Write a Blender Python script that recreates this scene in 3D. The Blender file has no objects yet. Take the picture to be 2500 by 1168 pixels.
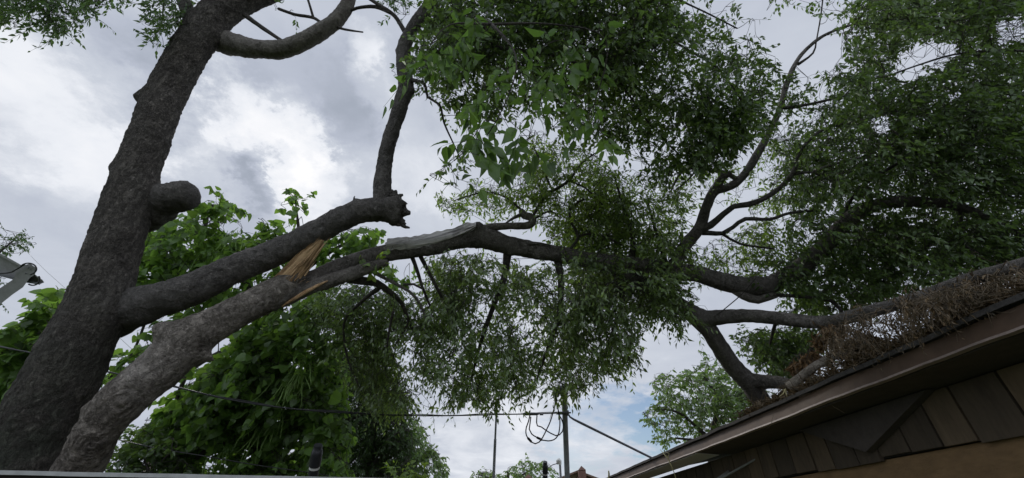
import bpy, math, random
import numpy as np
from mathutils import Vector, Matrix, noise

R = math.radians
sc = bpy.context.scene
COL = sc.collection

# ------------------------------------------------------------------ camera
PITCH = R(36.0)
CAM = Vector((0.0, 0.0, 1.6))
FPX = 1000.0                                    # focal length in pixels of the 2500 px wide photograph
cd = bpy.data.cameras.new('camera')
cd.sensor_width = 36.0
cd.lens = 36.0 * FPX / 2500.0
cd.clip_start, cd.clip_end = 0.05, 2000.0
cam = bpy.data.objects.new('camera', cd)
cam.location = CAM
cam.rotation_euler = (R(90) + PITCH, 0, 0)
COL.objects.link(cam)
sc.camera = cam
FWD = Vector((0, math.cos(PITCH), math.sin(PITCH)))
UP = Vector((0, -math.sin(PITCH), math.cos(PITCH)))
RIGHT = Vector((1, 0, 0))


def ray(px, py):
    return RIGHT * ((px - 1250.0) / FPX) + UP * ((584.0 - py) / FPX) + FWD


def W(px, py, s):
    """world point at pixel of the survey photograph and distance s along the view axis"""
    return CAM + ray(px, py) * s


# ------------------------------------------------------------------ sky, sun, exposure
SUN_DIR = ray(690, 380).normalized()
sun_el = math.asin(SUN_DIR.z)
sun_az = math.atan2(SUN_DIR.x, SUN_DIR.y)
world = bpy.data.worlds.new('World')
sc.world = world
world.use_nodes = True
nt = world.node_tree
nt.nodes.clear()
N = nt.nodes.new
L = nt.links.new


def mathn(tree, op, a, b=None, c=None, clamp=False):
    n = tree.nodes.new('ShaderNodeMath')
    n.operation = op
    n.use_clamp = clamp
    for i, v in enumerate((a, b, c)):
        if v is None:
            continue
        if isinstance(v, (int, float)):
            n.inputs[i].default_value = v
        else:
            tree.links.new(v, n.inputs[i])
    return n.outputs[0]


def vmath(tree, op, a, b=None, out=0):
    n = tree.nodes.new('ShaderNodeVectorMath')
    n.operation = op
    for i, v in enumerate((a, b)):
        if v is None:
            continue
        if isinstance(v, (tuple, list, Vector)):
            n.inputs[i].default_value = tuple(v)
        else:
            tree.links.new(v, n.inputs[i])
    return n.outputs[out]


def noisen(tree, vec, scale, detail=6, rough=0.55, dist=0.0, out='Fac'):
    n = tree.nodes.new('ShaderNodeTexNoise')
    n.inputs['Scale'].default_value = scale
    n.inputs['Detail'].default_value = detail
    n.inputs['Roughness'].default_value = rough
    n.inputs['Distortion'].default_value = dist
    if vec is not None:
        tree.links.new(vec, n.inputs['Vector'])
    return n.outputs[out]


def maprange(tree, v, a, b, c, d, smooth=False):
    n = tree.nodes.new('ShaderNodeMapRange')
    n.interpolation_type = 'SMOOTHSTEP' if smooth else 'LINEAR'
    n.clamp = True
    tree.links.new(v, n.inputs[0])
    for i, x in enumerate((a, b, c, d)):
        n.inputs[i + 1].default_value = x
    return n.outputs[0]


def ramp(tree, fac, stops, interp='LINEAR'):
    n = tree.nodes.new('ShaderNodeValToRGB')
    n.color_ramp.interpolation = interp
    el = n.color_ramp.elements
    while len(el) > 1:
        el.remove(el[-1])
    el[0].position, el[0].color = stops[0][0], (*stops[0][1], 1)
    for p, c in stops[1:]:
        e = el.new(p)
        e.color = (*c, 1)
    tree.links.new(fac, n.inputs[0])
    return n.outputs[0]


tc = N('ShaderNodeTexCoord')
DIR = vmath(nt, 'NORMALIZE', tc.outputs['Generated'])
sky = N('ShaderNodeTexSky')
sky.sky_type = 'NISHITA'
sky.sun_disc = False
sky.sun_elevation = sun_el
sky.sun_rotation = sun_az
sky.air_density = 1.0
sky.dust_density = 1.2
sky.ozone_density = 1.6
bg_sky = N('ShaderNodeBackground')
bg_sky.inputs[1].default_value = 0.10
L(sky.outputs[0], bg_sky.inputs[0])
# cloud field: direction seen on a flat cloud deck, with a ragged warp
sep = N('ShaderNodeSeparateXYZ')
L(DIR, sep.inputs[0])
zz = mathn(nt, 'ADD', mathn(nt, 'MAXIMUM', sep.outputs[2], 0.0), 0.22)
comb = N('ShaderNodeCombineXYZ')
L(mathn(nt, 'DIVIDE', sep.outputs[0], zz), comb.inputs[0])
L(mathn(nt, 'DIVIDE', sep.outputs[1], zz), comb.inputs[1])
deck = comb.outputs[0]
warp = vmath(nt, 'SUBTRACT', noisen(nt, deck, 2.6, 12, 0.66, out='Color'), (0.5, 0.5, 0.5))
wdir = vmath(nt, 'NORMALIZE', vmath(nt, 'ADD', DIR, vmath(nt, 'MULTIPLY', warp, (0.42, 0.42, 0.42))))


def blob(px, py, rad, amp, soft=0.0):
    d = ray(px, py).normalized()
    dp = vmath(nt, 'DOT_PRODUCT', wdir, d, out=1)
    ang = rad / FPX
    m = maprange(nt, dp, math.cos(ang), math.cos(ang * soft), 0.0, amp, True)
    return m


total = None
BLOBS = [(540, 250, 80, .20, .4), (600, 290, 110, .20, .4), (650, 345, 110, .20, .4), (700, 395, 100, .24, .35), (735, 440, 80, .22, .3), (765, 490, 120, .20, .3),
         (70, 230, 170, .13, .2), (170, 310, 190, .16, .2), (250, 400, 150, .10, .2), (30, 120, 150, .08, .2),
         (890, 90, 70, .20, .3), (900, 170, 90, .14, .3), (960, 250, 80, .08, .2), (1000, 390, 130, .12, .2), (480, 410, 80, .16, .3), (1100, 480, 200, .08, .2), (820, 440, 120, .08, .2),
         (250, 140, 130, -.15, .3), (320, 200, 110, -.10, .3), (480, 190, 110, -.14, .3), (700, 170, 150, -.10, .3), (830, 200, 120, -.12, .3), (800, 300, 110, -.10, .3), (880, 330, 90, -.08, .3),
         (640, 430, 70, -.26, .4), (590, 390, 60, -.16, .4), (30, 290, 90, -.14, .3), (60, 430, 120, -.10, .3), (480, 330, 80, -.10, .3), (550, 480, 90, -.10, .3),
         (1250, 980, 420, .08, .2), (1500, 960, 300, .08, .2), (1180, 1080, 150, .10, .3), (1700, 250, 480, .02, .2)]
for b in BLOBS:
    m = blob(*b)
    total = m if total is None else mathn(nt, 'ADD', total, m)
fine = noisen(nt, deck, 3.4, 12, 0.60, 0.6)
big = noisen(nt, deck, 1.1, 5, 0.5)
dens = mathn(nt, 'ADD', mathn(nt, 'MULTIPLY_ADD', mathn(nt, 'SUBTRACT', fine, 0.5), 0.33, mathn(nt, 'MULTIPLY', total, 0.74)),
             mathn(nt, 'MULTIPLY_ADD', mathn(nt, 'SUBTRACT', big, 0.5), 0.24, 0.505))
ccol = ramp(nt, dens, [(0.0, (0.27, 0.305, 0.375)), (0.25, (0.37, 0.41, 0.49)), (0.42, (0.48, 0.52, 0.615)),
                       (0.58, (0.60, 0.64, 0.72)), (0.70, (0.84, 0.865, 0.92)), (1.0, (1.0, 1.0, 1.02))])
bg_cl = N('ShaderNodeBackground')
# added fill: overcast brightened outside the view to lift dark trunk and leaves
facing = vmath(nt, 'DOT_PRODUCT', DIR, tuple(FWD), out=1)
L(maprange(nt, facing, math.cos(R(62)), math.cos(R(100)), 1.0, 2.1, True), bg_cl.inputs[1])
L(ccol, bg_cl.inputs[0])
gap = None
for b in [(1510, 1035, 95, .8, .2), (1560, 1065, 80, .75, .2), (1380, 1100, 65, .45, .1), (1650, 1060, 90, .45, .1)]:
    m = blob(*b)
    gap = m if gap is None else mathn(nt, 'ADD', gap, m)
gap = mathn(nt, 'MULTIPLY', gap, maprange(nt, noisen(nt, deck, 3.0, 7, 0.6), 0.36, 0.55, 0.3, 1.0), clamp=True)
mixw = N('ShaderNodeMixShader')
L(gap, mixw.inputs[0])
L(bg_cl.outputs[0], mixw.inputs[1])
L(bg_sky.outputs[0], mixw.inputs[2])
wo = N('ShaderNodeOutputWorld')
L(mixw.outputs[0], wo.inputs[0])

sun_d = bpy.data.lights.new('sun', 'SUN')
sun_d.energy = 1.5
sun_d.angle = R(14)
sun_d.color = (1.0, 0.96, 0.90)
sun = bpy.data.objects.new('sun', sun_d)
sun.rotation_euler = SUN_DIR.to_track_quat('Z', 'Y').to_euler()
sun.location = (0, 0, 30)
COL.objects.link(sun)

vs = sc.view_settings
vs.view_transform = 'Standard'
vs.look = 'None'
vs.exposure = 0.0
vs.gamma = 1.0
vs.use_curve_mapping = False
sc.cycles.max_bounces = 8
sc.cycles.transmission_bounces = 6
sc.cycles.diffuse_bounces = 4


# ------------------------------------------------------------------ materials
def new_mat(name):
    m = bpy.data.materials.new(name)
    m.use_nodes = True
    t = m.node_tree
    b = t.nodes['Principled BSDF']
    return m, t, b


def objco(t, scale=(1, 1, 1)):
    c = t.nodes.new('ShaderNodeTexCoord')
    mp = t.nodes.new('ShaderNodeMapping')
    mp.inputs['Scale'].default_value = scale
    t.links.new(c.outputs['Object'], mp.inputs[0])
    return mp.outputs[0]


def bumpn(t, h, strength, dist, prev=None):
    n = t.nodes.new('ShaderNodeBump')
    n.inputs['Strength'].default_value = strength
    n.inputs['Distance'].default_value = dist
    t.links.new(h, n.inputs['Height'])
    if prev is not None:
        t.links.new(prev, n.inputs['Normal'])
    return n.outputs[0]


def mixc(t, fac, a, b, mode='MIX'):
    n = t.nodes.new('ShaderNodeMix')
    n.data_type = 'RGBA'
    n.blend_type = mode
    for i, v in ((0, fac), (6, a), (7, b)):
        if isinstance(v, (int, float)):
            n.inputs[i].default_value = v
        elif isinstance(v, tuple):
            n.inputs[i].default_value = (*v, 1)
        else:
            t.links.new(v, n.inputs[i])
    return n.outputs[2]


def bark_mat(name, dark, light, patch, ridge=1.0, zs=0.45, moss=None, scale=16.0):
    m, t, b = new_mat(name)
    co = objco(t, (1, 1, zs))
    co1 = objco(t)
    wob = vmath(t, 'ADD', co, vmath(t, 'MULTIPLY', noisen(t, co1, 9, 4, 0.6, out='Color'), (0.10, 0.10, 0.10)))
    r1 = noisen(t, wob, scale * 0.75, 6, 0.62)
    r2 = noisen(t, wob, scale * 1.9, 5, 0.6)
    a1 = mathn(t, 'ABSOLUTE', mathn(t, 'SUBTRACT', r1, 0.5))
    a2 = mathn(t, 'ABSOLUTE', mathn(t, 'SUBTRACT', r2, 0.5))
    crack = mathn(t, 'MULTIPLY_ADD', maprange(t, a1, 0.0, 0.11, 0.0, 1.0, True), 0.6, mathn(t, 'MULTIPLY', maprange(t, a2, 0.0, 0.10, 0.0, 1.0, True), 0.4))
    fn = noisen(t, co1, 34, 8, 0.7)
    mid = noisen(t, co1, 7, 6, 0.62)
    lo = noisen(t, co1, 1.7, 4, 0.6)
    base = ramp(t, mathn(t, 'MULTIPLY_ADD', fn, 0.5, mathn(t, 'MULTIPLY', mid, 0.5)),
                [(0.38, dark), (0.50, tuple((x + y) / 2 for x, y in zip(dark, light))), (0.61, light)])
    base = mixc(t, mathn(t, 'MULTIPLY', maprange(t, lo, 0.48, 0.66, 0, 1, True), 0.75), base, patch)
    # paler lichen flecks
    fl = maprange(t, noisen(t, co1, 26, 3, 0.5), 0.66, 0.74, 0, 0.5, True)
    base = mixc(t, fl, base, tuple(min(1, x * 1.5 + .02) for x in light))
    if moss:
        sz = t.nodes.new('ShaderNodeSeparateXYZ')
        t.links.new(co1, sz.inputs[0])
        low = maprange(t, sz.outputs[2], 1.6, 3.6, 1.0, 0.12, True)
        base = mixc(t, mathn(t, 'MULTIPLY', low, maprange(t, noisen(t, co1, 3.5, 6, 0.7), 0.38, 0.58, 0.1, 0.9, True)), base, moss)
    base = mixc(t, mathn(t, 'MULTIPLY', mathn(t, 'SUBTRACT', 1.0, crack), 0.78 * ridge), base,
                tuple(x * 0.45 for x in dark))
    t.links.new(base, b.inputs['Base Color'])
    b.inputs['Roughness'].default_value = 0.92
    b.inputs['Specular IOR Level'].default_value = 0.25
    h = mathn(t, 'ADD', mathn(t, 'MULTIPLY', crack, 0.7 * ridge), mathn(t, 'MULTIPLY', fn, 0.75))
    nb = bumpn(t, h, 1.0, 0.05)
    nb = bumpn(t, mid, 0.6, 0.05, nb)
    t.links.new(nb, b.inputs['Normal'])
    return m


def wood_mat(name, c1, c2, axis, along=0.10, streak=40.0):
    """split wood: streaks stretched along the grain direction"""
    m, t, b = new_mat(name)
    ax = Vector(axis).normalized()
    a1 = ax.orthogonal().normalized()
    a2 = ax.cross(a1)
    co = objco(t)
    cb = t.nodes.new('ShaderNodeCombineXYZ')
    for i, (v, k) in enumerate(((a1, 1.0), (a2, 1.0), (ax, along))):
        t.links.new(mathn(t, 'MULTIPLY', vmath(t, 'DOT_PRODUCT', co, tuple(v), out=1), k), cb.inputs[i])
    n1 = noisen(t, cb.outputs[0], streak, 7, 0.7)
    n2 = noisen(t, cb.outputs[0], streak * 0.3, 4, 0.55)
    n3 = noisen(t, co, 7.0, 5, 0.6)
    f = mathn(t, 'MULTIPLY_ADD', n1, 0.55, mathn(t, 'MULTIPLY', n2, 0.45))
    c = ramp(t, f, [(0.36, tuple(x * 0.18 for x in c1)), (0.43, c1), (0.54, c2), (0.64, tuple(min(1, x * 1.3) for x in c2))])
    c = mixc(t, maprange(t, n3, 0.5, 0.68, 0.0, 0.6, True), c, tuple(x * 0.35 for x in c1))
    t.links.new(c, b.inputs['Base Color'])
    b.inputs['Roughness'].default_value = 0.85
    t.links.new(bumpn(t, f, 1.0, 0.05), b.inputs['Normal'])
    return m


def leaf_mat(name, c, tcol, var=0.35, trans=0.42, gloss=0.06, yellow=(0.16, 0.17, 0.03), rough=0.45):
    m = bpy.data.materials.new(name)
    m.use_nodes = True
    t = m.node_tree
    t.nodes.clear()
    g = t.nodes.new('ShaderNodeNewGeometry')
    rnd = g.outputs['Random Per Island']
    co = objco(t)
    cl = noisen(t, co, 0.9, 3, 0.5)
    k = mathn(t, 'ADD', mathn(t, 'MULTIPLY', rnd, 0.6), mathn(t, 'MULTIPLY', cl, 0.4))
    lo = tuple(x * (1 - var) for x in c)
    hi = tuple(min(1, x * (1 + var)) for x in c)
    d = ramp(t, k, [(0.15, lo), (0.5, c), (0.82, hi), (0.95, yellow)])
    lo2 = tuple(x * (1 - var) for x in tcol)
    hi2 = tuple(min(1, x * (1 + var * 0.8)) for x in tcol)
    tr = ramp(t, k, [(0.15, lo2), (0.5, tcol), (0.85, hi2)])
    df = t.nodes.new('ShaderNodeBsdfDiffuse')
    t.links.new(d, df.inputs[0])
    tl = t.nodes.new('ShaderNodeBsdfTranslucent')
    t.links.new(tr, tl.inputs[0])
    mx = t.nodes.new('ShaderNodeMixShader')
    mx.inputs[0].default_value = trans
    t.links.new(df.outputs[0], mx.inputs[1])
    t.links.new(tl.outputs[0], mx.inputs[2])
    gl = t.nodes.new('ShaderNodeBsdfGlossy')
    gl.inputs['Roughness'].default_value = rough
    gl.inputs['Color'].default_value = (0.8, 0.85, 0.8, 1)
    mx2 = t.nodes.new('ShaderNodeMixShader')
    mx2.inputs[0].default_value = gloss
    t.links.new(mx.outputs[0], mx2.inputs[1])
    t.links.new(gl.outputs[0], mx2.inputs[2])
    o = t.nodes.new('ShaderNodeOutputMaterial')
    t.links.new(mx2.outputs[0], o.inputs[0])
    return m


def plain_mat(name, c, rough=0.6, metal=0.0, var=0.25, nscale=12.0, bump=0.15, dist=0.004, spec=0.4, stretch=(1, 1, 1)):
    m, t, b = new_mat(name)
    co = objco(t, stretch)
    n1 = noisen(t, co, nscale, 7, 0.65)
    n2 = noisen(t, co, nscale * 0.13, 4, 0.6)
    f = mathn(t, 'MULTIPLY_ADD', n1, 0.5, mathn(t, 'MULTIPLY', n2, 0.5))
    col = ramp(t, f, [(0.3, tuple(x * (1 - var) for x in c)), (0.5, c), (0.72, tuple(min(1, x * (1 + var)) for x in c))])
    t.links.new(col, b.inputs['Base Color'])
    b.inputs['Roughness'].default_value = rough
    b.inputs['Metallic'].default_value = metal
    b.inputs['Specular IOR Level'].default_value = spec
    t.links.new(bumpn(t, n1, bump, dist), b.inputs['Normal'])
    return m


M = {}
M['bark_trunk'] = bark_mat('bark_trunk', (0.060, 0.053, 0.046), (0.245, 0.218, 0.190), (0.185, 0.170, 0.150), 0.95, 0.24,
                           moss=(0.050, 0.066, 0.044), scale=26)
M['bark_limb'] = bark_mat('bark_limb', (0.066, 0.060, 0.055), (0.235, 0.218, 0.200), (0.140, 0.132, 0.122), 0.5, 0.8, scale=24)
M['bark_pale'] = bark_mat('bark_pale', (0.100, 0.090, 0.078), (0.30, 0.275, 0.245), (0.20, 0.185, 0.165), 0.35, 0.9, scale=20)
M['bark_stem'] = bark_mat('bark_stem', (0.080, 0.068, 0.056), (0.40, 0.36, 0.31), (0.42, 0.385, 0.345), 0.7, 0.8, scale=13)
M['bark_fallen'] = bark_mat('bark_fallen', (0.080, 0.072, 0.064), (0.31, 0.285, 0.26), (0.20, 0.185, 0.17), 0.5, 0.8, scale=22)
M['bark_cut'] = bark_mat('bark_cut', (0.17, 0.145, 0.12), (0.50, 0.44, 0.37), (0.36, 0.32, 0.27), 0.3, 0.9, scale=20)
M['bark_twig'] = bark_mat('bark_twig', (0.045, 0.040, 0.036), (0.125, 0.112, 0.100), (0.08, 0.075, 0.068), 0.3, 1.0)
GRAIN = W(787, 588, 4.13) - W(676, 706, 4.05)
M['wood_fresh'] = wood_mat('wood_fresh', (0.34, 0.20, 0.095), (0.56, 0.38, 0.21), GRAIN, 0.09, 55)
M['wood_grey'] = wood_mat('wood_grey', (0.27, 0.26, 0.25), (0.52, 0.50, 0.48), W(1160, 550, 5.0) - W(940, 600, 4.6), 0.06, 45)
M['wood_dark'] = wood_mat('wood_dark', (0.06, 0.045, 0.036), (0.16, 0.125, 0.10), (1, .3, .4), 0.2)
M['leaf_hack'] = leaf_mat('leaf_hackberry', (0.052, 0.088, 0.027), (0.15, 0.25, 0.042), gloss=0.045, rough=.38)
M['leaf_near'] = leaf_mat('leaf_hackberry_near', (0.046, 0.084, 0.024), (0.125, 0.235, 0.036), gloss=0.03, rough=.38)
M['leaf_fallen'] = leaf_mat('leaf_fallen_limb', (0.088, 0.136, 0.042), (0.245, 0.375, 0.060), gloss=0.075, rough=.38)
M['leaf_light'] = leaf_mat('leaf_light', (0.105, 0.165, 0.042), (0.30, 0.46, 0.060), gloss=0.075, rough=.38)
M['leaf_catalpa'] = leaf_mat('leaf_catalpa', (0.082, 0.146, 0.036), (0.235, 0.42, 0.055), gloss=0.04, yellow=(0.22, 0.28, 0.05), var=.5)
M['leaf_bright'] = leaf_mat('leaf_bright', (0.12, 0.20, 0.035), (0.38, 0.56, 0.05), gloss=0.06)
M['leaf_dark'] = leaf_mat('leaf_dark', (0.045, 0.082, 0.028), (0.09, 0.17, 0.030), gloss=0.04)
M['leaf_far'] = leaf_mat('leaf_far', (0.090, 0.148, 0.042), (0.22, 0.36, 0.06), gloss=0.07)
M['leaf_dead'] = leaf_mat('leaf_dead', (0.20, 0.125, 0.062), (0.20, 0.11, 0.045), trans=0.2, gloss=0.03, yellow=(0.30, 0.20, 0.10))
M['leaf_litter'] = leaf_mat('leaf_litter', (0.095, 0.064, 0.033), (0.07, 0.045, 0.02), trans=0.15, gloss=0.03, yellow=(0.26, 0.20, 0.13), var=0.6)
M['pod'] = plain_mat('pod', (0.20, 0.32, 0.09), 0.6)
M['twig_dry'] = plain_mat('dry_twig', (0.12, 0.092, 0.060), 0.9)
M['straw'] = plain_mat('straw', (0.42, 0.38, 0.20), 0.8)
M['galv'] = plain_mat('galvanised_steel', (0.30, 0.31, 0.335), 0.55, 0.25, nscale=30)
M['steel_dull'] = plain_mat('dull_steel', (0.17, 0.175, 0.20), 0.65, 0.2, nscale=20)
M['cable'] = plain_mat('black_cable', (0.022, 0.022, 0.024), 0.5)
M['cable_pale'] = plain_mat('pale_cable', (0.35, 0.35, 0.34), 0.5)
M['abs'] = plain_mat('black_plastic_pipe', (0.022, 0.023, 0.026), 0.45, nscale=40)
M['band'] = plain_mat('white_band', (0.62, 0.62, 0.60), 0.6, nscale=40)
M['gutter'] = plain_mat('brown_painted_metal', (0.094, 0.060, 0.040), 0.55, nscale=7, var=0.5, bump=0.3, dist=0.006)
M['gutter_lip'] = plain_mat('lip_highlight', (0.24, 0.19, 0.165), 0.5, nscale=20, var=0.4)  # highlight along the fascia's lower edge, painted as a paler lip colour
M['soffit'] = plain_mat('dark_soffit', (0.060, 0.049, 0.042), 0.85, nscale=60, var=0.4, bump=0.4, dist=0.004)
M['lit_panel'] = plain_mat('lit_soffit_end', (0.62, 0.60, 0.60), 0.5, nscale=18, var=0.12)  # light caught by the far eave board put into a paler panel colour
M['shingle'] = plain_mat('roof_shingle', (0.060, 0.055, 0.052), 0.95, nscale=50, var=0.5, bump=0.8, dist=0.01)
M['siding'] = plain_mat('rough_siding', (0.082, 0.064, 0.045), 0.9, nscale=16, var=0.45, bump=0.8, dist=0.012, stretch=(1.6, 1.6, 0.35))
_t = M['siding'].node_tree
_g = _t.nodes.new('ShaderNodeNewGeometry')
_b = _t.nodes['Principled BSDF']
_src = _b.inputs['Base Color'].links[0].from_socket
_tone = ramp(_t, _g.outputs['Random Per Island'], [(0.0, (0.62, 0.60, 0.60)), (0.5, (1.0, 0.96, 0.90)), (1.0, (1.45, 1.30, 1.10))])
_t.links.new(mixc(_t, 1.0, _src, _tone, 'MULTIPLY'), _b.inputs['Base Color'])
M['gap'] = plain_mat('dark_gap', (0.02, 0.017, 0.015), 0.95)
M['stucco'] = plain_mat('tan_stucco', (0.19, 0.118, 0.058), 0.92, nscale=11, var=0.4, bump=1.0, dist=0.02, stretch=(0.6, 0.6, 1.5))
M['concrete'] = plain_mat('concrete_coping', (0.25, 0.255, 0.245), 0.9, nscale=25, var=0.25)
M['beige'] = plain_mat('beige_render', (0.50, 0.46, 0.40), 0.85, nscale=20, var=0.15)
M['boom'] = plain_mat('grey_boom_paint', (0.25, 0.25, 0.25), 0.5, nscale=14, var=0.25)
M['brick'] = plain_mat('red_brown_brick', (0.15, 0.085, 0.065), 0.9, nscale=30, var=0.4)
M['house_beige'] = plain_mat('beige_siding', (0.52, 0.46, 0.36), 0.8)
M['trim_brown'] = plain_mat('brown_trim', (0.17, 0.11, 0.075), 0.7)
M['pole_wood'] = wood_mat('pole_wood', (0.20, 0.16, 0.12), (0.36, 0.31, 0.25), (0, 0, 1), 0.1, 30)
M['hose'] = M['cable']


def ground_mat():
    m, t, b = new_mat('grass_ground')
    co = objco(t)
    f = mathn(t, 'MULTIPLY_ADD', noisen(t, co, 18, 8, 0.7), 0.5, mathn(t, 'MULTIPLY', noisen(t, co, 0.5, 5, 0.6), 0.5))
    c = ramp(t, f, [(0.32, (0.05, 0.045, 0.03)), (0.48, (0.06, 0.085, 0.03)), (0.7, (0.10, 0.13, 0.05))])
    t.links.new(c, b.inputs['Base Color'])
    b.inputs['Roughness'].default_value = 1.0
    t.links.new(bumpn(t, f, 0.8, 0.05), b.inputs['Normal'])
    return m


M['ground'] = ground_mat()


# ------------------------------------------------------------------ object helpers
def tag(o, label, cat, group=None, kind=None):
    if label:
        o['label'] = label
    if cat:
        o['category'] = cat
    if group:
        o['group'] = group
    if kind:
        o['kind'] = kind
    return o


def thing(name, loc, label, cat, group=None):
    o = bpy.data.objects.new(name, None)
    o.location = loc
    o.empty_display_size = 0.2
    COL.objects.link(o)
    return tag(o, label, cat, group)


def link_mesh(name, me, mats, parent=None, label=None):
    for m in (mats if isinstance(mats, (list, tuple)) else [mats]):
        me.materials.append(m)
    o = bpy.data.objects.new(name, me)
    COL.objects.link(o)
    if parent is not None:
        o.parent = parent
    if label:
        o['label'] = label
    return o


def world_origin(parent):
    v = Vector((0, 0, 0))
    while parent is not None:
        v += parent.location
        parent = parent.parent
    return v


class MB:
    """collects vertices and faces in world coordinates"""

    def __init__(self):
        self.v, self.f, self.mi, self.sm = [], [], [], []

    def add(self, verts, faces, mi=0, smooth=False):
        o = len(self.v)
        self.v += [tuple(x) for x in verts]
        for f in faces:
            self.f.append([o + i for i in f])
            self.mi.append(mi)
            self.sm.append(smooth)

    def box(self, a, b, frame=None, mi=0):
        (x0, y0, z0), (x1, y1, z1) = a, b
        vs_ = [(x, y, z) for z in (z0, z1) for y in (y0, y1) for x in (x0, x1)]
        if frame:
            vs_ = [frame(*p) for p in vs_]
        self.add(vs_, [(0, 2, 3, 1), (4, 5, 7, 6), (0, 1, 5, 4), (2, 6, 7, 3), (0, 4, 6, 2), (1, 3, 7, 5)], mi)

    def prism(self, profile, u0, u1, frame, mi=0, nseg=1, wob=None):
        """profile [(v,z)] closed, extruded along u"""
        n = len(profile)
        vs_ = []
        for k in range(nseg + 1):
            u = u0 + (u1 - u0) * k / nseg
            for (v, z) in profile:
                dv, dz = wob(u, v, z) if wob else (0, 0)
                vs_.append(frame(u, v + dv, z + dz))
        fs = []
        for k in range(nseg):
            for i in range(n):
                j = (i + 1) % n
                fs.append((k * n + i, k * n + j, (k + 1) * n + j, (k + 1) * n + i))
        fs.append(tuple(range(n)))
        fs.append(tuple(nseg * n + i for i in reversed(range(n))))
        self.add(vs_, fs, mi)

    def tube(self, pts, segs=10, mi=0, cap=True, smooth=True):
        """pts [(Vector, radius)], straight joints"""
        rings = frames(pts)
        o = len(self.v)
        vs_ = []
        for p, r, a, b in rings:
            for i in range(segs):
                t = 2 * math.pi * i / segs
                vs_.append(p + (a * math.cos(t) + b * math.sin(t)) * r)
        fs = []
        for k in range(len(rings) - 1):
            for i in range(segs):
                j = (i + 1) % segs
                fs.append((k * segs + i, k * segs + j, (k + 1) * segs + j, (k + 1) * segs + i))
        self.add(vs_, fs, mi, smooth)
        if cap:
            n = len(rings)
            self.add(vs_[:segs], [tuple(reversed(range(segs)))], mi)
            self.add(vs_[(n - 1) * segs:], [tuple(range(segs))], mi)

    def build(self, name, mats, parent=None, label=None):
        o = world_origin(parent)
        me = bpy.data.meshes.new(name)
        me.from_pydata([(x - o.x, y - o.y, z - o.z) for x, y, z in self.v], [], self.f)
        me.polygons.foreach_set('material_index', self.mi)
        me.polygons.foreach_set('use_smooth', self.sm)
        me.update()
        return link_mesh(name, me, mats, parent, label)


def frames(pts):
    out = []
    n = len(pts)
    a = None
    for i in range(n):
        p, r = Vector(pts[i][0]), pts[i][1]
        t = (Vector(pts[min(n - 1, i + 1)][0]) - Vector(pts[max(0, i - 1)][0]))
        t = t.normalized() if t.length > 1e-9 else Vector((0, 0, 1))
        if a is None:
            h = Vector((0, 0, 1)) if abs(t.z) < 0.9 else Vector((1, 0, 0))
            a = (h - t * h.dot(t)).normalized()
        else:
            a = (a - t * a.dot(t))
            a = a.normalized() if a.length > 1e-6 else t.orthogonal().normalized()
        out.append((p, r, a, t.cross(a)))
    return out


def catmull(pts, step):
    """smooth curve through [(Vector, r)]"""
    P = [(Vector(p), r) for p, r in pts]
    if len(P) < 3:
        ext = P
    out = []
    for i in range(len(P) - 1):
        p0, p1, p2, p3 = P[max(0, i - 1)], P[i], P[i + 1], P[min(len(P) - 1, i + 2)]
        ln = (p2[0] - p1[0]).length
        k = max(1, int(ln / step))
        for j in range(k):
            t = j / k
            t2, t3 = t * t, t * t * t
            v = 0.5 * ((2 * p1[0]) + (p2[0] - p0[0]) * t + (2 * p0[0] - 5 * p1[0] + 4 * p2[0] - p3[0]) * t2 +
                       (3 * p1[0] - p0[0] - 3 * p2[0] + p3[0]) * t3)
            out.append((v, p1[1] + (p2[1] - p1[1]) * (t2 * (3 - 2 * t))))
    out.append((P[-1][0], P[-1][1]))
    return out


def px(pts):
    """[(px, py, s, apparent width)] -> [(world point, true radius)], allowing for the wide lens stretching things off axis"""
    P = [W(x, y, s_) for x, y, s_, w in pts]
    out = []
    for i, (x, y, s_, w) in enumerate(pts):
        t = P[min(i + 1, len(P) - 1)] - P[max(0, i - 1)]
        v = P[i] - CAM
        e = t.cross(v)
        k = 1.0
        if e.length > 1e-6:
            e.normalize()
            ez = e.dot(FWD)
            a = e.dot(RIGHT) - (x - 1250) / FPX * ez
            b = e.dot(UP) - (584 - y) / FPX * ez
            k = math.hypot(a, b)
        out.append((P[i], 0.5 * w * s_ / FPX / max(k, 0.5)))
    return out


NODES = {}


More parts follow.
